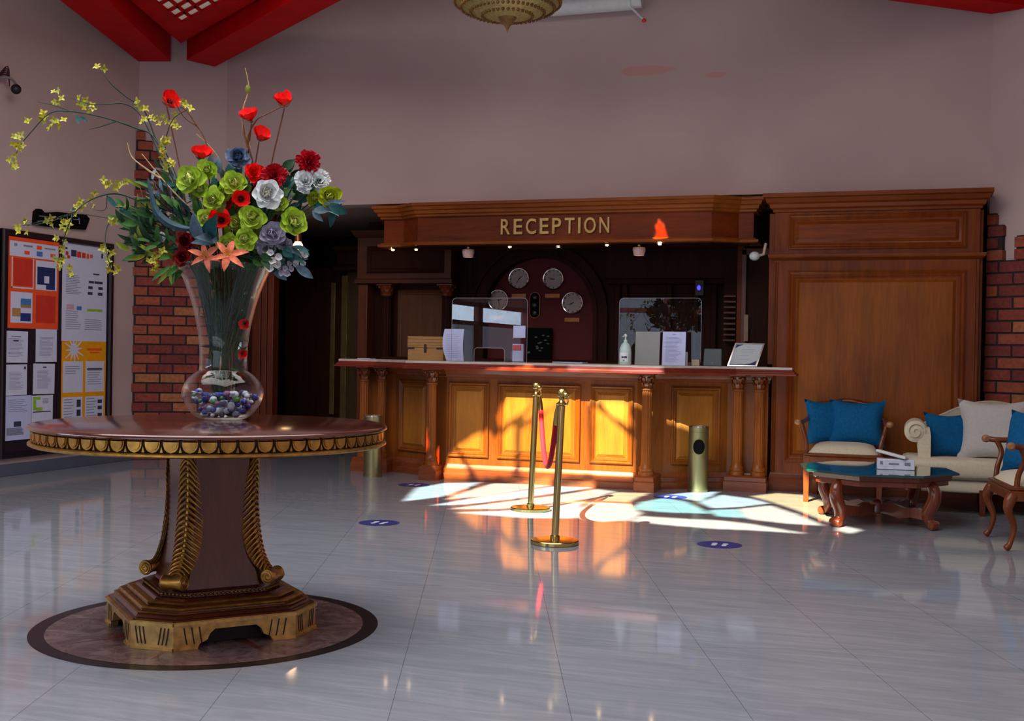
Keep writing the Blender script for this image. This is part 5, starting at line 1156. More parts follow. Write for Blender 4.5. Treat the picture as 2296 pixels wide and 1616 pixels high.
# sconce at the left edge
p = at_x(36, 200, XW + .16); t = thing('wall_sconce', 'black ball-ended wall bracket lamp high at the left edge', 'lamp', (XW, p.y - .2, p.z))
obj('ball', MB().ell(p, .045, .045, .045, 16, 10), M_black, t); w = at_x(4, 178, XW + .05)
obj('bracket_arm', MB().tube(catmull([Vector((XW + .02, w.y - .05, w.z)), Vector((XW + .1, w.y + .04, w.z + .02)), Vector((XW + .13, w.y + .12, w.z - .06)), p - Y * .04], 6), .012, 8), plain('frosted_grey_arm', rgb(120, 116, 120), .4), t)
obj('wall_rose', MB().lathe([(.06, 0), (.055, .02), (.02, .03), (.0, .03)], 20, (XW, w.y - .05, w.z), Matrix.Rotation(PI / 2, 4, 'Y')), M_umber, t)
mb = MB()
for k in range(5): mb.tube(catmull([Vector((XW + .03, w.y - .03, w.z + .02)), Vector((XW + .06, w.y + .02 + .01 * k, w.z + .05 + .02 * k)), Vector((XW + .08, w.y + .06, w.z + .03 - .02 * k))], 4), .006, 5)
obj('scroll_work', mb, plain('dark_red_ironwork', rgb(58, 20, 26), .5), t)

# ================================================================== THINGS ON THE COUNTER
def cx(px, y, py=800): return at_y(px, py, y).x
def cz(py, px, y): return at_y(px, py, y).z
y = 10.42; x0, x1 = cx(914, y), cx(994, y); zt = cz(754, 950, y)
t = thing('wooden_box', 'pale wooden chest with dark latch on the left of counter', 'box', ((x0 + x1) / 2, y, ZC))
zl = ZC + (zt - ZC) * .52; d = .16
obj('body', MB().box(x0, x1, y, y + d, ZC, zl - .003), M_boxw, t, smooth=0, bevel=.004); obj('lid', MB().box(x0 - .004, x1 + .004, y - .004, y + d, zl, zt), M_boxw, t, smooth=0, bevel=.006)
xc = (x0 + x1) / 2
obj('latch', MB().box(xc - .012, xc + .012, y - .010, y - .003, zl - .045, zl + .035), M_black, t, smooth=0, bevel=.002)
for s_, e_ in ((x0 - .005, x0 + .07), (x1 - .07, x1 + .005)): obj('strap', MB().box(s_, e_, y - .006, y - .0005, zl - .012, zl + .006), M_umber, t, smooth=0)
mb = MB()
for k in (.2, .45, .75): mb.box(x0 - .005, x1 + .005, y - .0055, y - .003, zl + (zt - zl) * k, zl + (zt - zl) * k + .004)
obj('lid_groove', mb, plain('box_groove', rgb(120, 84, 44), .6), t, smooth=0)
# bent sign
y = 10.25; xa, xb = cx(996, y), cx(1040, y); xe = cx(1054, y); zt = cz(738, 1020, y)
t = thing('bent_sign_holder', 'curved white printed sheet in clear holder between wooden chest and acrylic screen', 'sign', ((xa + xb) / 2, y, ZC))
def bow(u, v): return Vector((xa + (xb - xa) * u - .022 * math.sin(PI * min(1, v * .9 + .1)) * (1 - u) + .03 * (1 - v) * (1 - u), y - .03 * math.sin(PI * v), ZC + .002 + (zt - ZC) * v))
obj('sheet', MB().grid(bow, 8, 12), M_papr2, t, smooth=60)
mb = MB(); r = random.Random(3)
for k in range(13):
    v = .1 + .06 * k; mb.add([bow(.15, v) - Y * .002, bow(r.uniform(.6, .9), v) - Y * .002, bow(r.uniform(.6, .9), v + .015) - Y * .002, bow(.15, v + .015) - Y * .002], [(0, 1, 2, 3)])
obj('print', mb, plain('pale_print', rgb(158, 166, 208), .6), t, smooth=0)
obj('side_panel', MB().ext([Vector((xb + .002, y, ZC)), Vector((xe, y + .05, ZC)), Vector((xe - .012, y + .05, zt - .01)), Vector((xb + .002, y, zt))], (0, .004, 0)), plain('dark_acrylic', rgb(46, 44, 60), .3), t, smooth=0)
# acrylic screens
def screen(label, pxl, pxr, pyt, y, notch):
    x0, x1 = cx(pxl, y), cx(pxr, y); zt = cz(pyt, (pxl + pxr) / 2, y); R = .04
    t = thing('acrylic_screen', label, 'screen', ((x0 + x1) / 2, y, ZC), 0, 'clear acrylic counter screens')
    P = [(x0, ZC)]
    if notch: a, b = cx(notch[0], y), cx(notch[1], y); zn = cz(notch[2], 1100, y); P += [(a, ZC), (a, zn - .02), (a + .02, zn), (b - .02, zn), (b, zn - .02), (b, ZC)]
    P += [(x1, ZC), (x1, zt - R)] + [(x1 - R + R * math.cos(q), zt - R + R * math.sin(q)) for q in (.4, .8, 1.2)] + [(x1 - R, zt), (x0 + R, zt)] + [(x0 + R - R * math.cos(q), zt - R + R * math.sin(q)) for q in (1.2, .8, .4)] + [(x0, zt - R)]
    obj('pane', MB().add([(x, y, z) for x, z in P], [tuple(range(len(P)))]), M_acry, t, smooth=0)
    obj('polished_edge', MB().tube([(x, y, z) for x, z in P[1 if not notch else 7:] + P[:1]], .0022, 5), M_acrye, t)
    if notch: obj('slot_edge', MB().tube([(x, y, z) for x, z in P[1:7]], .0028, 5), M_acrye, t)
    for xx in (x0 + .06, x1 - .06): obj('foot', MB().box(xx - .012, xx + .012, y - .05, y + .05, ZC, ZC + .012), M_acry, t, smooth=0)
    return y
screen('left clear acrylic counter screen with hand slot, reflecting windows', 1012, 1181, 668, 10.20, (1063, 1131, 780))
screen('right clear acrylic counter screen behind the sanitizer bottle', 1387, 1571, 668, 10.34, None)
y = 10.192; x0, x1 = cx(1150, y), cx(1177, y); z0, z1 = cz(757, 1160, y), cz(730, 1160, y)
t = thing('taped_notice', 'small white notice taped to right side of left acrylic screen', 'notice', ((x0 + x1) / 2, y, z0))
obj('sheet', MB().box(x0, x1, y, y + .002, z0, z1), M_papr2, t, smooth=0)
y = 10.45; x0, x1 = cx(1148, y), cx(1172, y); t = thing('leaflet_holder', 'small holder of red and white leaflets behind left acrylic screen', 'leaflet holder', ((x0 + x1) / 2, y, ZC))
obj('holder', MB().box(x0 - .01, x1 + .01, y, y + .05, ZC, ZC + .10), M_acry, t, smooth=0); obj('leaflets', MB().box(x0, x1, y + .01, y + .04, ZC + .005, ZC + .17), M_papr2, t, smooth=0); obj('red_cover', MB().box(x0 + .005, x1 - .02, y + .006, y + .0095, ZC + .11, ZC + .16), M_redp, t, smooth=0)
# sanitizer
y = 10.12; xc = cx(1402, y); h = cz(748, 1402, y) - ZC
t = thing('sanitizer_bottle', 'white pump sanitizer bottle standing on the counter', 'bottle', (xc, y, ZC))
M_bot = plain('translucent_white', rgb(196, 222, 220), .25, .06, 20)
obj('bottle', MB().lathe([(0, 0), (.05, 0), (.054, .008), (.054, h * .38), (.050, h * .52), (.036, h * .66), (.018, h * .72), (.014, h * .76), (0, h * .76)], 28, (xc, y, ZC)), M_bot, t, smooth=50)
obj('pump', MB().lathe([(.016, h * .75), (.016, h * .80), (.007, h * .81), (.007, h * .90), (.014, h * .905), (.014, h * .96), (.008, h), (0, h)], 16, (xc, y, ZC)).tube([(xc, y, ZC + h * .93), (xc - .012, y - .03, ZC + h * .93), (xc - .014, y - .04, ZC + h * .90)], .005, 6), M_white, t, smooth=50)
mb = MB()
for k in range(8): 
    pass
mb.grid(lambda u, v: Vector((xc + .0547 * math.sin(-.7 + 1.4 * u), y - .0547 * math.cos(-.7 + 1.4 * u), ZC + h * (.10 + .28 * v))), 8, 1)
lb = obj('label_band', mb, plain('white_bottle_label', rgb(232, 246, 246), .4), t, smooth=60)
mb = MB()
for u0, u1, v0, v1 in ((.2, .5, .40, .60), (.55, .85, .38, .62), (.35, .6, .1, .2)): mb.grid(lambda u, v: Vector((xc + .0552 * math.sin(-.7 + 1.4 * (u0 + (u1 - u0) * u)), y - .0552 * math.cos(-.7 + 1.4 * (u0 + (u1 - u0) * u)), ZC + h * (.10 + .28 * (v0 + (v1 - v0) * v)))), 4, 1)
obj('label_print', mb, M_inkd, lb, smooth=0)
def standing(name, label, cat, px0, px1, py0, y, mat, lean=.03, printed=False, skew=0):
    x0, x1 = cx(px0, y), cx(px1, y); zt = cz(py0, px0, y); t = thing(name, label, cat, ((x0 + x1) / 2, y, ZC))
    s_ = obj('sheet', MB().ext([(x0, y, ZC + .001), (x1, y, ZC + .001), (x1 + skew, y + lean, zt), (x0 + skew, y + lean, zt)], (0, .005, 0)), mat, t, smooth=0)
    if printed:
        mb = MB(); r = random.Random(4); w = x1 - x0; hh = zt - ZC
        for k in range(20):
            v = .10 + .038 * k; o = y + lean * v - .0012; a = x0 + w * .14; b = a + w * r.uniform(.45, .72); mb.add([(a, o, ZC + hh * v), (b, o, ZC + hh * v), (b, o + .0003, ZC + hh * (v + .013)), (a, o + .0003, ZC + hh * (v + .013))], [(0, 1, 2, 3)])
        v = .90; o = y + lean * v - .0012; mb.add([(x0 + w * .38, o, ZC + hh * v), (x0 + w * .58, o, ZC + hh * v), (x0 + w * .5, o, ZC + hh * (v + .04))], [(0, 1, 2)])
        obj('print', mb, plain('pale_blue_print', rgb(150, 158, 200), .6), t, smooth=0)
    obj('easel_back', MB().ext([((x0 + x1) / 2 - .02, y + .006 + lean * .7, ZC + (zt - ZC) * .7), ((x0 + x1) / 2 + .02, y + .006 + lean * .7, ZC + (zt - ZC) * .7), ((x0 + x1) / 2 + .02, y + .09, ZC), ((x0 + x1) / 2 - .02, y + .09, ZC)], (0, .004, 0)), M_acrye, t, smooth=0)
    return t
standing('grey_display_board', 'plain grey board standing right of the sanitizer bottle', 'display board', 1423, 1478, 743, 10.16, plain('grey_board', rgb(142, 146, 146), .5, .06, 6))
standing('printed_notice', 'white printed sheet standing right of the plain grey board', 'notice', 1484, 1536, 743, 10.18, M_papr2, printed=True)
y = 10.28; x0, x1 = cx(1540, y), cx(1570, y); t = thing('stamp_pad', 'small reddish and cream desk item right of the printed sheet', 'desk item', ((x0 + x1) / 2, y, ZC))
obj('pad', MB().box(x0, x1, y, y + .07, ZC, ZC + .03), plain('dull_red_card', rgb(110, 60, 54), .5), t, smooth=0, bevel=.004); obj('block', MB().box(x0 + .045, x1 - .003, y - .02, y + .02, ZC, ZC + .055), plain('cream_block', rgb(170, 150, 130), .5), t, smooth=0, bevel=.006)
obj('card', MB().box(x0 - .012, x0 + .008, y - .01, y - .006, ZC, ZC + .12), M_white, t, smooth=0)
y = 10.30; x0, x1 = cx(1576, y), cx(1618, y); zt = cz(781, 1600, y); t = thing('card_terminal', 'small dark slate box between desk item and framed certificate', 'device', ((x0 + x1) / 2, y, ZC))
obj('case', MB().ext([(x0, y, ZC), (x1, y, ZC), (x1 - .004, y + .03, zt), (x0 + .004, y + .03, zt)], (0, .05, 0)), plain('slate_plastic', rgb(36, 52, 60), .4), t, smooth=0, bevel=.006); obj('indicator', MB().box((x0 + x1) / 2 - .008, (x0 + x1) / 2 + .008, y - .001, y + .002, ZC + .024, ZC + .03), M_ink, t, smooth=0)
# certificate frame
y = 10.42; bl = at_y(1630, 818, y); bl.z = ZC + .001; br = at_y(1697, 818, y + .05); br.z = ZC + .001
U = (br - bl); w = U.length; U.normalize(); lean = Vector((.055, .10, .205)); V = lean
t = thing('certificate_frame', 'silver framed certificate with navy corners leaning at right end of counter', 'picture frame', (bl + br) / 2)
Nn = U.cross(V).normalized(); Nn = Nn if Nn.y < 0 else -Nn
def q(u, v, d=0): return bl + U * w * u + V * v + Nn * d
def slab(a, b, c, d_, e0, e1): return MB().loft([[q(a, b, e0), q(c, b, e0), q(c, d_, e0), q(a, d_, e0)], [q(a, b, e1), q(c, b, e1), q(c, d_, e1), q(a, d_, e1)]])
obj('backboard', slab(0, 0, 1, 1, -.012, 0), M_black, t, smooth=0)
mb = MB(); mb.loft([[q(i, i * .8, d), q(1 - i, i * .8, d), q(1 - i, 1 - i * .8, d), q(i, 1 - i * .8, d)] for i, d in ((0, 0), (0, .008), (.05, .008), (.06, .001))], cap=False); obj('frame', mb, M_chrome, t, smooth=0)
ct = obj('certificate', slab(.06, .05, .94, .95, 0, .001), plain('certificate_paper', rgb(186, 196, 206), .5, .04), t, smooth=0)
mb = MB().add([q(.07, .94, .0015), q(.30, .94, .0015), q(.16, .86, .0015), q(.07, .78, .0015)], [(0, 1, 2, 3)]).add([q(.93, .07, .0015), q(.5, .07, .0015), q(.75, .13, .0015), q(.93, .26, .0015)], [(0, 1, 2, 3)]).add([q(.08, .05, .0015), q(.93, .05, .0015), q(.93, .085, .0015), q(.08, .085, .0015)], [(0, 1, 2, 3)])
obj('navy_corners', mb, M_navy, ct, smooth=0)
mb = MB()
for v, a, b in ((.84, .42, .56), (.72, .3, .75), (.66, .25, .8), (.58, .3, .72), (.45, .3, .6), (.3, .35, .65)): mb.add([q(a, v, .0015), q(b, v, .0015), q(b, v + .012, .0015), q(a, v + .012, .0015)], [(0, 1, 2, 3)])
obj('print', mb, M_ink, ct, smooth=0)
obj('prop', MB().ext([q(.4, .7, -.013), q(.6, .7, -.013), q(.6, 0, -.013) + Y * .10, q(.4, 0, -.013) + Y * .10], (0, .004, 0)), M_black, t, smooth=0)
def flat_papers(label, pxa, pxb, y, n):
    x0, x1 = cx(pxa, y), cx(pxb, y); r = random.Random(n); t = thing('loose_papers', label, 'papers', ((x0 + x1) / 2, y, ZC), 0, 'loose papers on the counter')
    for k in range(n):
        a = r.uniform(-.15, .15); c = Vector(((x0 + x1) / 2, y + .1, ZC + .001 + .004 * k)); M = Matrix.Translation(c) @ Matrix.Rotation(a, 4, 'Z'); obj('sheet', MB().box(-(x1 - x0) / 2, (x1 - x0) / 2, -.09, .09, 0, .003, 0, M), M_papr, t, smooth=0)
flat_papers('loose papers lying on the counter below the framed notice', 1238, 1306, 10.2, 3)
flat_papers('loose papers at the far left end of the counter', 798, 826, 10.55, 2)

# ================================================================== STANCHIONS, ROPE, BINS, FLOOR STICKERS
def stanchion(x, y, label, proto=None):
    M = Matrix.Translation((x, y, 0)) @ Matrix.Rotation(math.radians(2.0), 4, 'Y')
    if proto: return dup(proto, 0, 0, label, 'brass rope stanchions', Matrix.Translation((x, y, 0)))
    M0 = Matrix.Translation((x, y, 0)); t = thing('rope_stanchion', label, 'stanchion', M=M0, group='brass rope stanchions')
    obj('base', loc_mb(M0, MB().lathe([(0, 0), (.148, 0), (.152, .004), (.152, .022), (.147, .027), (.05, .034), (0, .034)], 64)), M_brass, t)
    obj('pole', loc_mb(M, MB().lathe([(.030, .030), (.030, .05), (.0225, .056), (.0225, .885), (0, .885)], 32)), M_brass, t)
    obj('collar', loc_mb(M, MB().lathe([(.0225, .87), (.034, .878), (.034, .886), (.022, .892), (.016, .905), (.020, .918), (.014, .925), (0, .925)], 28)), M_brass, t)
    obj('ball_finial', loc_mb(M, MB().ell((0, 0, .952), .034, .034, .033, 24, 16)), M_brass, t)
    obj('rope_hook', loc_mb(M, MB().tube(catmull([Vector((.012, -.01, .905)), Vector((.03, -.02, .925)), Vector((.045, -.022, .905)), Vector((.04, -.02, .88))], 6), .006, 8).ell((.03, -.018, .94), .020, .020, .020, 16, 10)), M_brass, t)
    return t
s1 = stanchion(-2.67, 8.51, 'brass stanchion standing farther back, beside the sunlit floor')
s2 = stanchion(-2.06, 7.09, 'brass stanchion nearer the camera', s1)
hk = Vector((.04 + .03, -.02, .875)); A = Vector((-2.67, 8.51, 0)) + hk; B = Vector((-2.06, 7.09, 0)) + Vector((-.035 + .03, .03, .875))
t = thing('velvet_rope', 'red velvet barrier rope sagging between the two brass stanchions', 'rope', (A + B) / 2 - Z * .44)
pts = [A + (B - A) * (k / 30) - Z * .46 * (1 - (2 * k / 30 - 1) ** 2) ** 1.0 for k in range(31)]
obj('cord', MB().tube(pts[2:-2], .018, 14), M_rope, t, smooth=60)
for e in (pts[:3], pts[-3:][::-1]): obj('end_hook', MB().tube([e[0], e[1], e[2] - Z * .012], [.008, .016, .0195], 12), M_brass, t)
def bin_(x, y, label, proto=None, rz=0):
    if proto: return dup(proto, (x, y, 0), rz, label, 'brass litter bins')
    t = thing('litter_bin', label, 'bin', (x, y, 0), 0, 'brass litter bins'); c = Vector((x, y, 0)); R = .088; h = .575
    obj('body', MB().lathe([(0, 0), (R + .004, 0), (R + .004, .02), (R, .025), (R, h - .05), (R - .002, h - .048), (R - .002, h - .04), (R, h - .038), (R, h), (R - .008, h + .003), (0, h - .01)], 48, c), M_brassb, t)
    d0 = math.atan2(-y, -x) + .06; zc_, rr = .40, .068
    def on(a, z, d): return c + Vector(((R + d) * math.cos(a), (R + d) * math.sin(a), z))
    mb = MB(); n = 32; ring = [(d0 + rr * .82 * math.cos(2 * PI * k / n) / R, zc_ + rr * math.sin(2 * PI * k / n)) for k in range(n)]
    for f0, f1 in ((.001, .5), (.5, 1)): mb.add([on(d0 + (a - d0) * f, zc_ + (z - zc_) * f, .0012) for f in (f0, f1) for a, z in ring], [(k, (k + 1) % n, n + (k + 1) % n, n + k) for k in range(n)])
    obj('opening', mb, M_matb, t, smooth=0)  # dark patch on the body paints the shade inside the hole
    obj('opening_rim', MB().tube([on(a, z, .001) for a, z in ring + ring[:1]], .003, 6), M_brassb, t)
    obj('top_ring', MB().lathe([(R - .012, h - .004), (R - .012, h + .006), (R + .003, h + .006), (R + .003, h - .006)], 48, c, cap=False), M_chrome, t); return t
b1 = bin_(-1.70, 10.35, 'brass litter bin with round hole in front of the counter right side')
bin_(-4.76, 10.15, 'brass litter bin at the counter left end, half hidden by table', b1, .25)
sp = None
for px, py, lab in ((850, 1172, 'round blue floor sticker with white footprints, left of the stanchions'), (1613, 1221, 'round blue floor sticker with white footprints, below litter bin, nearest camera'), (928, 1087, 'round blue floor sticker in shade by the left counter column'), (1503, 1114, 'round blue floor sticker in sunlight before the counter, left of bin')):
    p = at_z(px, py, 0)
    if sp: dup(sp, p, 0, lab); continue
    sp = thing('floor_sticker', lab, 'sticker', p, 0, 'blue footprint floor stickers')
    obj('disc', MB().lathe([(0, 0), (.142, 0), (.142, .0015), (0, .0015)], 48, p), M_stick, sp, smooth=0)
    mb = MB()
    for s_ in (-1, 1):
        c = p + Vector((s_ * .032, .0, .0016)); prof_ = [(0, -.055), (.016, -.045), (.017, -.02), (.012, 0), (.02, .025), (.02, .045), (.008, .06), (-.008, .06), (-.016, .04), (-.014, .0), (-.016, -.03), (-.01, -.05)]
        mb.add([c + Vector((s_ * a, b, 0)) for a, b in prof_], [tuple(range(len(prof_)))])
    obj('footprints', mb, M_foot, sp, smooth=0)

# ================================================================== SEATING GROUP
def pillow(mb, M, w, h, th, ear=.12, n=14):
    def f(u, v, s):
        a, b = 2 * u - 1, 2 * v - 1
        e = 1 + ear * (abs(a) * abs(b)) ** 2 - .06 * (1 - abs(a) ** 2) * abs(b) ** 4 - .06 * (1 - abs(b) ** 2) * abs(a) ** 4
        k = ((1 - a ** 4) * (1 - b ** 4)) ** .5 if abs(a) < 1 and abs(b) < 1 else 0
        return M @ Vector((a * w / 2 * e, s * th / 2 * k, b * h / 2 * e))
    mb.grid(lambda u, v: f(u, v, -1), n, n); mb.grid(lambda u, v: f(u, v, 1), n, n); return mb
def cushion(name, label, mat, loc, rz, w, h, th, tilt=0, group=None, roll=0):
    M = Matrix.Translation(Vector(loc)) @ Matrix.Rotation(rz, 4, 'Z') @ Matrix.Rotation(tilt, 4, 'X') @ Matrix.Rotation(roll, 4, 'Y') @ Matrix.Translation((0, 0, h / 2))
    return single(name, pillow(MB(), M, w, h, th), mat, label, 'cushion', loc, group, smooth=70)
def armchair(label, loc, rz, cab=False):
    M = Matrix.Translation(Vector(loc)) @ Matrix.Rotation(rz, 4, 'Z'); t = thing('armchair', label, 'chair', loc, rz, 'wooden armchairs')
    def P(n, mb, mat, par=None, **k): return obj(n, loc_mb(M, mb), mat, par or t, **k)
    w, d = .29, .27
    for s_ in (-1, 1):
        if cab: mb = MB().tube(catmull([Vector((s_ * w, -d, .36)), Vector((s_ * (w + .015), -d - .03, .27)), Vector((s_ * w, -d + .01, .15)), Vector((s_ * (w + .005), -d - .012, .05)), Vector((s_ * (w + .012), -d - .04, .014))], 6), [.030, .034, .036, .037, .036, .033, .030, .027, .025, .023, .022, .02, .019, .018, .017, .016, .016, .016, .017, .019, .021, .022, .022, .021, .016][:25], 12)
        else: mb = MB().loft([[Vector((s_ * w + a * q, -d + b * q, z)) for a, b in ((-1, -1), (1, -1), (1, 1), (-1, 1))] for q, z in ((.017, 0), (.020, .01), (.019, .04), (.026, .33), (.027, .385))])
        P('leg', mb, M_chw, smooth=40)
        P('leg', MB().loft([[Vector((s_ * (w - .03) + a * .019, d + off + b * .019, z)) for a, b in ((-1, -1), (1, -1), (1, 1), (-1, 1))] for off, z in ((.06, 0), (.02, .2), (0, .40), (.02, .6), (.075, .80))]), M_chw, smooth=40)
        arm = MB().tube(catmull([Vector((s_ * (w - .02), d + .035, .67)), Vector((s_ * (w + .02), d - .1, .675)), Vector((s_ * (w + .035), -.05, .665)), Vector((s_ * (w + .05), -d + .04, .66)), Vector((s_ * (w + .075), -d - .02, .665))], 6), .019, 10)
        a_ = P('arm', arm, M_chw, smooth=50)
        P('arm_knob', MB().tube([(s_ * (w + .05), -d - .03, .665), (s_ * (w + .062), -d - .032, .665), (s_ * (w + .085), -d - .034, .665), (s_ * (w + .10), -d - .036, .665)], [.016, .026, .026, .014], 12), plain('arm_knob_wood', rgb(150, 104, 66), .3), a_)
        P('arm_post', MB().tube(catmull([Vector((s_ * w, -d + .02, .38)), Vector((s_ * (w + .005), -d + .03, .48)), Vector((s_ * (w + .03), -d + .06, .58)), Vector((s_ * (w + .05), -d + .03, .66))], 5), .018, 10), M_chw, a_)
    P('seat_frame', MB().prof([(-w, -d), (w, -d), (w - .03, d), (-w + .03, d)], [(.012, .315), (.022, .32), (.022, .375), (.014, .385)]), M_chw, smooth=20)
    P('seat_trim', MB().prof([(-w, -d), (w, -d), (w - .03, d), (-w + .03, d)], [(.018, .386), (.024, .39), (.024, .402), (.0, .41)]), M_chw, smooth=20)
    def seat(u, v): a, b = 2 * u - 1, 2 * v - 1; return Vector((a * (w - .005 - .02 * v), b * (d - .0), .405 + .085 * ((1 - abs(a) ** 4) * (1 - abs(b) ** 4)) ** .5))
    P('seat_cushion', MB().grid(seat, 14, 14), M_leath, smooth=70)
    P('top_rail', MB().tube(catmull([Vector((-w + .02, d + .07, .785)), Vector((-.15, d + .085, .80)), Vector((0, d + .09, .825)), Vector((.15, d + .085, .80)), Vector((w - .02, d + .07, .785))], 6), .026, 10), M_mah, smooth=50)
    P('back_panel', MB().grid(lambda u, v: Vector(((u - .5) * 2 * (w - .06), d + .01 + .05 * v - .012 * math.sin(PI * u), .43 + .33 * v)), 6, 6), M_leath, smooth=60)
    return t
CHL = Vector((-.455, 10.30, 0)); armchair('wooden armchair with cream seat against the panelled cabinet', CHL, 0)
cushion('blue_cushion', 'blue cushion on left side of the armchair by the cabinet', M_blue, CHL + Vector((-.165, .10, .47)), .35, .30, .36, .13, -.2, 'blue cushions')
cushion('blue_cushion', 'blue cushion on right side of the armchair by the cabinet', M_blue, CHL + Vector((.09, .06, .475)), -.05, .42, .36, .14, -.25, 'blue cushions')
CHR = Vector((.90, 8.34, 0)); armchair('wooden armchair cut off by the right edge of view', CHR, math.radians(-82), True)
cushion('blue_cushion', 'blue cushion on the armchair at the right edge', M_blue, Vector((.80, 8.36, .478)), math.radians(-52), .46, .38, .15, -.2, 'blue cushions')
cushion('blue_cushion', 'second blue cushion, nearest camera, at the right edge', M_blue, Vector((.92, 8.16, .478)), math.radians(-60), .36, .36, .12, -.2, 'blue cushions')

# sofa
SX, SYF, SYB = .70, 9.66, 10.40; X0, X1 = .0, 1.36
so_ = thing('sofa', 'cream scroll-arm sofa in front of the brick pier', 'sofa', (SX, 10.03, 0))
def rbox(x0, x1, y0, y1, z0, z1, r=.03): return MB().prof([(x0, y0), (x1, y0), (x1, y1), (x0, y1)], [(-r, z0), (-r * .3, z0 + r * .3), (0, z0 + r), (0, z1 - r), (-r * .3, z1 - r * .3), (-r, z1)])
obj('seat_base', rbox(X0 + .03, X1 - .03, SYF + .05, SYB, .17, .27, .02), M_leath, so_, smooth=50)
obj('seat_cushion', rbox(X0, X1, SYF, SYB - .12, .272, .43, .05), M_leath, so_, smooth=50)
def hump(u): return .66 + .21 * math.sin(PI * min(max(u, 0), 1)) ** 1.1
bk = [(X0 + .14, .28)] + [(X1 - .10, .28)] + [(X1 - .10 - (X1 - X0 - .24) * k / 24, hump(k / 24)) for k in range(25)]
obj('backrest', MB().loft([[Vector((x, y_ + (z - .4) * .18, z - dz if z > .5 else z)) for x, z in bk] for y_, dz in ((SYB - .14, .02), (SYB - .15, .006), (SYB - .12, 0), (SYB - .04, 0), (SYB, .015))]), M_leath, so_, smooth=50)
for s_, xx in ((1, X0 + .15), (-1, X1 - .10)):
    mb = MB(); R = .085; c = Vector((xx - s_ * .005, 0, .635))
    mb.loft([[Vector((xx + s_ * a, y_, z)) for a, z in ((.07, .42), (.07, .60), (.06, .66), (.02, .66), (-.02, .60), (-.03, .52), (-.02, .42))] for y_ in (SYF + .13, SYB - .05)])
    Mr = Matrix.Rotation(-PI / 2, 4, 'X'); mb.lathe([(0, 0), (R * .6, 0), (R, .02), (R, .50), (R * .8, .54), (0, .54)], 24, (xx - s_ * .045, SYF + .12, .63), Mr)
    a_ = obj('arm', mb, M_leath, so_, smooth=45)
    obj('arm_scroll', MB().tube([Vector((xx - s_ * .045 + (.012 + .06 * q / (3 * PI)) * math.cos(q) * -s_, SYF + .116, .63 + (.012 + .06 * q / (3 * PI)) * math.sin(q))) for q in [3 * PI * i / 30 for i in range(31)]], .006, 6), M_leath, a_)
for xx, yy in ((X0 + .09, SYF + .09), (.60, SYF + .05), (X1 - .09, SYF + .09), (X0 + .09, SYB - .06), (X1 - .09, SYB - .06)):
    obj('leg', MB().loft([[Vector((xx + a * q, yy + b * q, z)) for a, b in ((-1, -1), (1, -1), (1, 1), (-1, 1))] for q, z in ((.018, 0), (.026, .20))]), M_mah, so_, smooth=0)
cushion('blue_cushion', 'blue cushion at the left end of the sofa', M_blue, (.36, 9.98, .43), .12, .33, .34, .13, -.28, 'blue cushions')
cushion('cream_cushion', 'large cream cushion in the middle of the sofa', M_grayc, (.68, 9.94, .43), -.08, .48, .45, .16, -.25, 'cream sofa cushions')
cushion('cream_cushion', 'cream cushion at the right end of the sofa', M_grayc, (1.08, 9.98, .43), -.15, .40, .38, .14, -.25, 'cream sofa cushions')

# coffee table
CT = Vector((-.165, 9.03, 0)); ra = math.radians(10.7); Mct = Matrix.Translation(CT) @ Matrix.Rotation(ra, 4, 'Z')
ct_ = thing('coffee_table', 'octagonal coffee table with dark green glass top and carved legs', 'table', CT, ra)
def oct8(R): return [(R * math.cos(PI / 8 + PI / 4 * k), R * math.sin(PI / 8 + PI / 4 * k)) for k in range(8)]
def C_(n, mb, mat, par=None, **k): return obj(n, loc_mb(Mct, mb), mat, par or ct_, **k)
C_('glass_top', MB().prof(oct8(.575), [(-.008, .378), (0, .381), (0, .392), (-.006, .396)]), M_gtop, smooth=0)
C_('apron', MB().prof(oct8(.50), [(-.02, .30), (0, .305), (0, .335), (.02, .345), (.025, .377)]), M_ctw, smooth=20)
for k in range(4):
    a = PI / 4 + PI / 2 * k; d = Vector((math.cos(a), math.sin(a), 0)); s_ = Vector((-d.y, d.x, 0))
    path = catmull([d * .43 + Z * .33, d * .475 + Z * .27, d * .47 + Z * .2, d * .43 + Z * .12, d * .435 + Z * .06, d * .475 + Z * .03], 6); n = len(path)
    mb = MB().tube(path, [.034 + .014 * math.sin(PI * i / n * 1.2) for i in range(n)], 14)
    lg = C_('leg', mb, M_ctw, smooth=60)
    Ms = Matrix((s_, d, Z)).transposed().to_4x4() @ Matrix.Rotation(PI / 2, 4, 'Y')
    C_('scroll_foot', MB().lathe([(0, -.042), (.024, -.042), (.032, -.03), (.032, .03), (.024, .042), (0, .042)], 18, d * .475 + Z * .033, Ms), M_ctw, lg, smooth=40)
    P = [(-.0, .075), (.10, .07), (.20, .05), (.30, .07), (.43, .06), (.43, .12), (.34, .145), (.24, .13), (.14, .155), (.06, .13), (0, .14)]
    C_('stretcher', MB().loft([[d * r_ + s_ * o + Z * z for r_, z in P] for o in (-.018, .018)]), M_ctw, smooth=30)
C_('stretcher_boss', MB().lathe([(0, .06), (.05, .065), (.055, .10), (.04, .15), (.02, .165), (0, .17)], 20), M_ctw)
p = at_z(2008, 1052, .396); t = thing('tissue_box', 'white printed tissue box with loose white papers on green tabletop', 'box', p); z0 = .3965
Mb = Matrix.Translation((p.x, p.y, z0)) @ Matrix.Rotation(.05, 4, 'Z')
obj('carton', loc_mb(Mb, MB().box(-.13, .13, -.04, .09, 0, .075)), plain('glossy_white_carton', rgb(214, 220, 240), .3), t, smooth=0, bevel=.004)
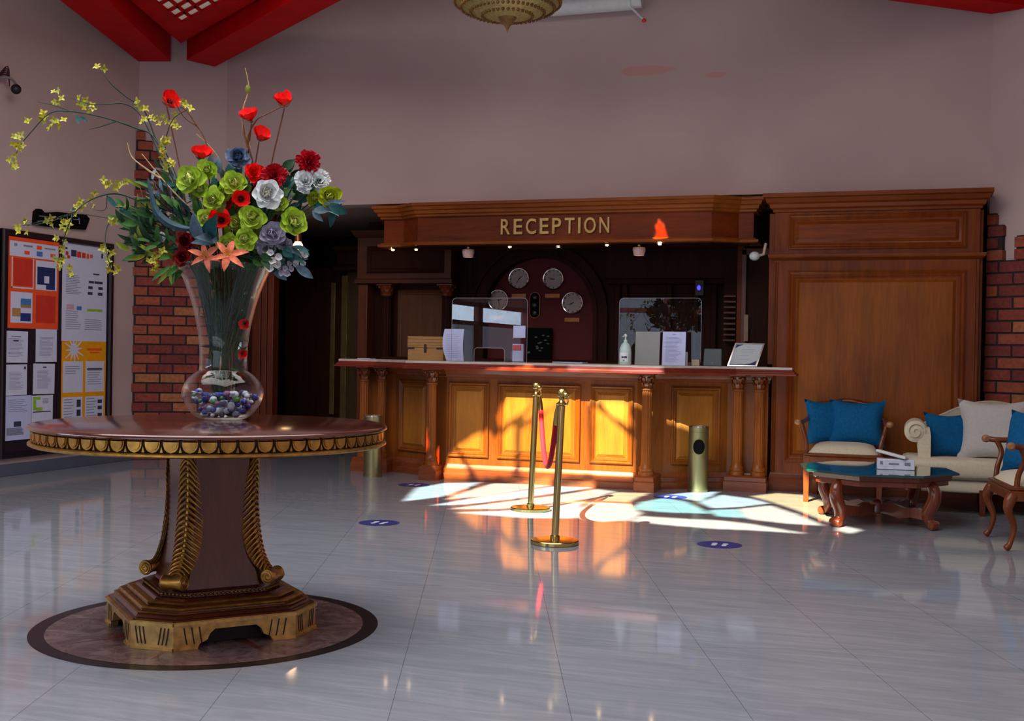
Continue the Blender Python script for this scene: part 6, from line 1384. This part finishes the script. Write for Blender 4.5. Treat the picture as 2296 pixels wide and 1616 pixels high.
obj('print', loc_mb(Mb, MB().box(.06, .10, -.0415, -.0402, .03, .055).box(-.11, -.09, -.0415, -.0402, .035, .06).box(-.05, .02, -.0415, -.0402, .035, .048)), M_ink, t, smooth=0)
obj('papers', loc_mb(Mb @ Matrix.Translation((-.04, .02, .079)) @ Matrix.Rotation(.22, 4, 'Y') @ Matrix.Rotation(-.3, 4, 'Z'), MB().box(-.10, .12, -.05, .05, .02, .04)), M_white, t, smooth=0, bevel=.006)

# ================================================================== OVERHEAD
p = at_d(1138, 20, 8.0); cx_, cy_ = p.x, p.y; kz = 8.0 / FOC
def zz(py): return at_d(1138, py, 8.0).z
t = thing('chandelier', 'bottom of a gold beaded bowl chandelier hanging at top centre', 'chandelier', (cx_, cy_, zz(0)))
M_ch = plain('antique_bead_gold', rgb(160, 140, 84), .45, .4, 60, metal=.3, bump=.003)
Rr = 124 * kz; prof_ = [(Rr * 1.04, zz(-24)), (Rr * 1.02, zz(-8)), (Rr * .97, zz(4)), (Rr * .86, zz(16)), (Rr * .68, zz(27)), (Rr * .45, zz(35)), (Rr * .2, zz(40)), (0.001, zz(41))]
obj('bowl', MB().lathe(prof_[::-1], 64, (cx_, cy_, 0)), M_ch, t)
for j, (f0, z0) in enumerate(zip((.95, .84, .66, .45), (5, 17, 27, 34))):
    mb = MB(); n = int(70 * f0)
    for k in range(n): a = 2 * PI * k / n; mb.ell((cx_ + Rr * f0 * 1.01 * math.cos(a), cy_ + Rr * f0 * 1.01 * math.sin(a), zz(z0)), .012, .012, .02, 6, 4)
    obj('bead_row', mb, M_giltd, t, smooth=50)['kind'] = 'stuff'
obj('rim', MB().lathe([(Rr, zz(-20)), (Rr * 1.1, zz(-24)), (Rr * 1.12, zz(-34)), (Rr * 1.0, zz(-40))], 64, (cx_, cy_, 0), cap=False), M_ch, t)
obj('finial', MB().lathe([(.0, zz(76)), (.008, zz(66)), (.022, zz(58)), (.04, zz(50)), (.06, zz(43)), (.07, zz(38)), (0, zz(36))], 24, (cx_, cy_, 0)), plain('finial_gold', rgb(140, 104, 60), .4, .3, 40, metal=.5), t)
obj('upper_tier', MB().lathe([(Rr * .9, zz(-40)), (Rr * .5, zz(-130)), (Rr * .2, zz(-150)), (.02, zz(-160))], 48, (cx_, cy_, 0), cap=False), M_ch, t)
obj('rod', MB().tube([(cx_, cy_, zz(-155)), (cx_, cy_, 4.99)], .015, 10), M_ch, t)
# white roller casing high on the wall
y = 10.86; a = at_y(1215, 18, y); b = at_y(1440, 4, y); zc_ = (at_y(1330, 29, y).z + .085)
t = thing('roller_screen_casing', 'white roller screen casing on the wall behind the chandelier', 'screen casing', ((a.x + b.x) / 2, y, zc_))
xL = a.x - .25; Mr = Matrix.Rotation(PI / 2, 4, 'Y')
obj('casing', MB().lathe([(0, 0), (.075, 0), (.085, .01), (.085, b.x - xL - .10), (.072, b.x - xL - .09), (.072, b.x - xL), (0, b.x - xL)], 28, (xL, y, zc_), Mr), M_white, t)
e = at_y(1444, 46, 10.8); obj('pull_rod', MB().tube([(b.x - .10, y - .03, zc_ - .07), (e.x - .01, 10.8, e.z + .015)], .011, 8), M_white, t)
obj('red_tip', MB().ell((e.x, 10.8, e.z), .022, .02, .02, 12, 8), M_redp, t)
for xx in (xL + .1, b.x - .14): obj('wall_bracket', MB().box(xx, xx + .03, y + .05, 11.0, zc_ - .03, zc_ + .05), M_white, t, smooth=0)
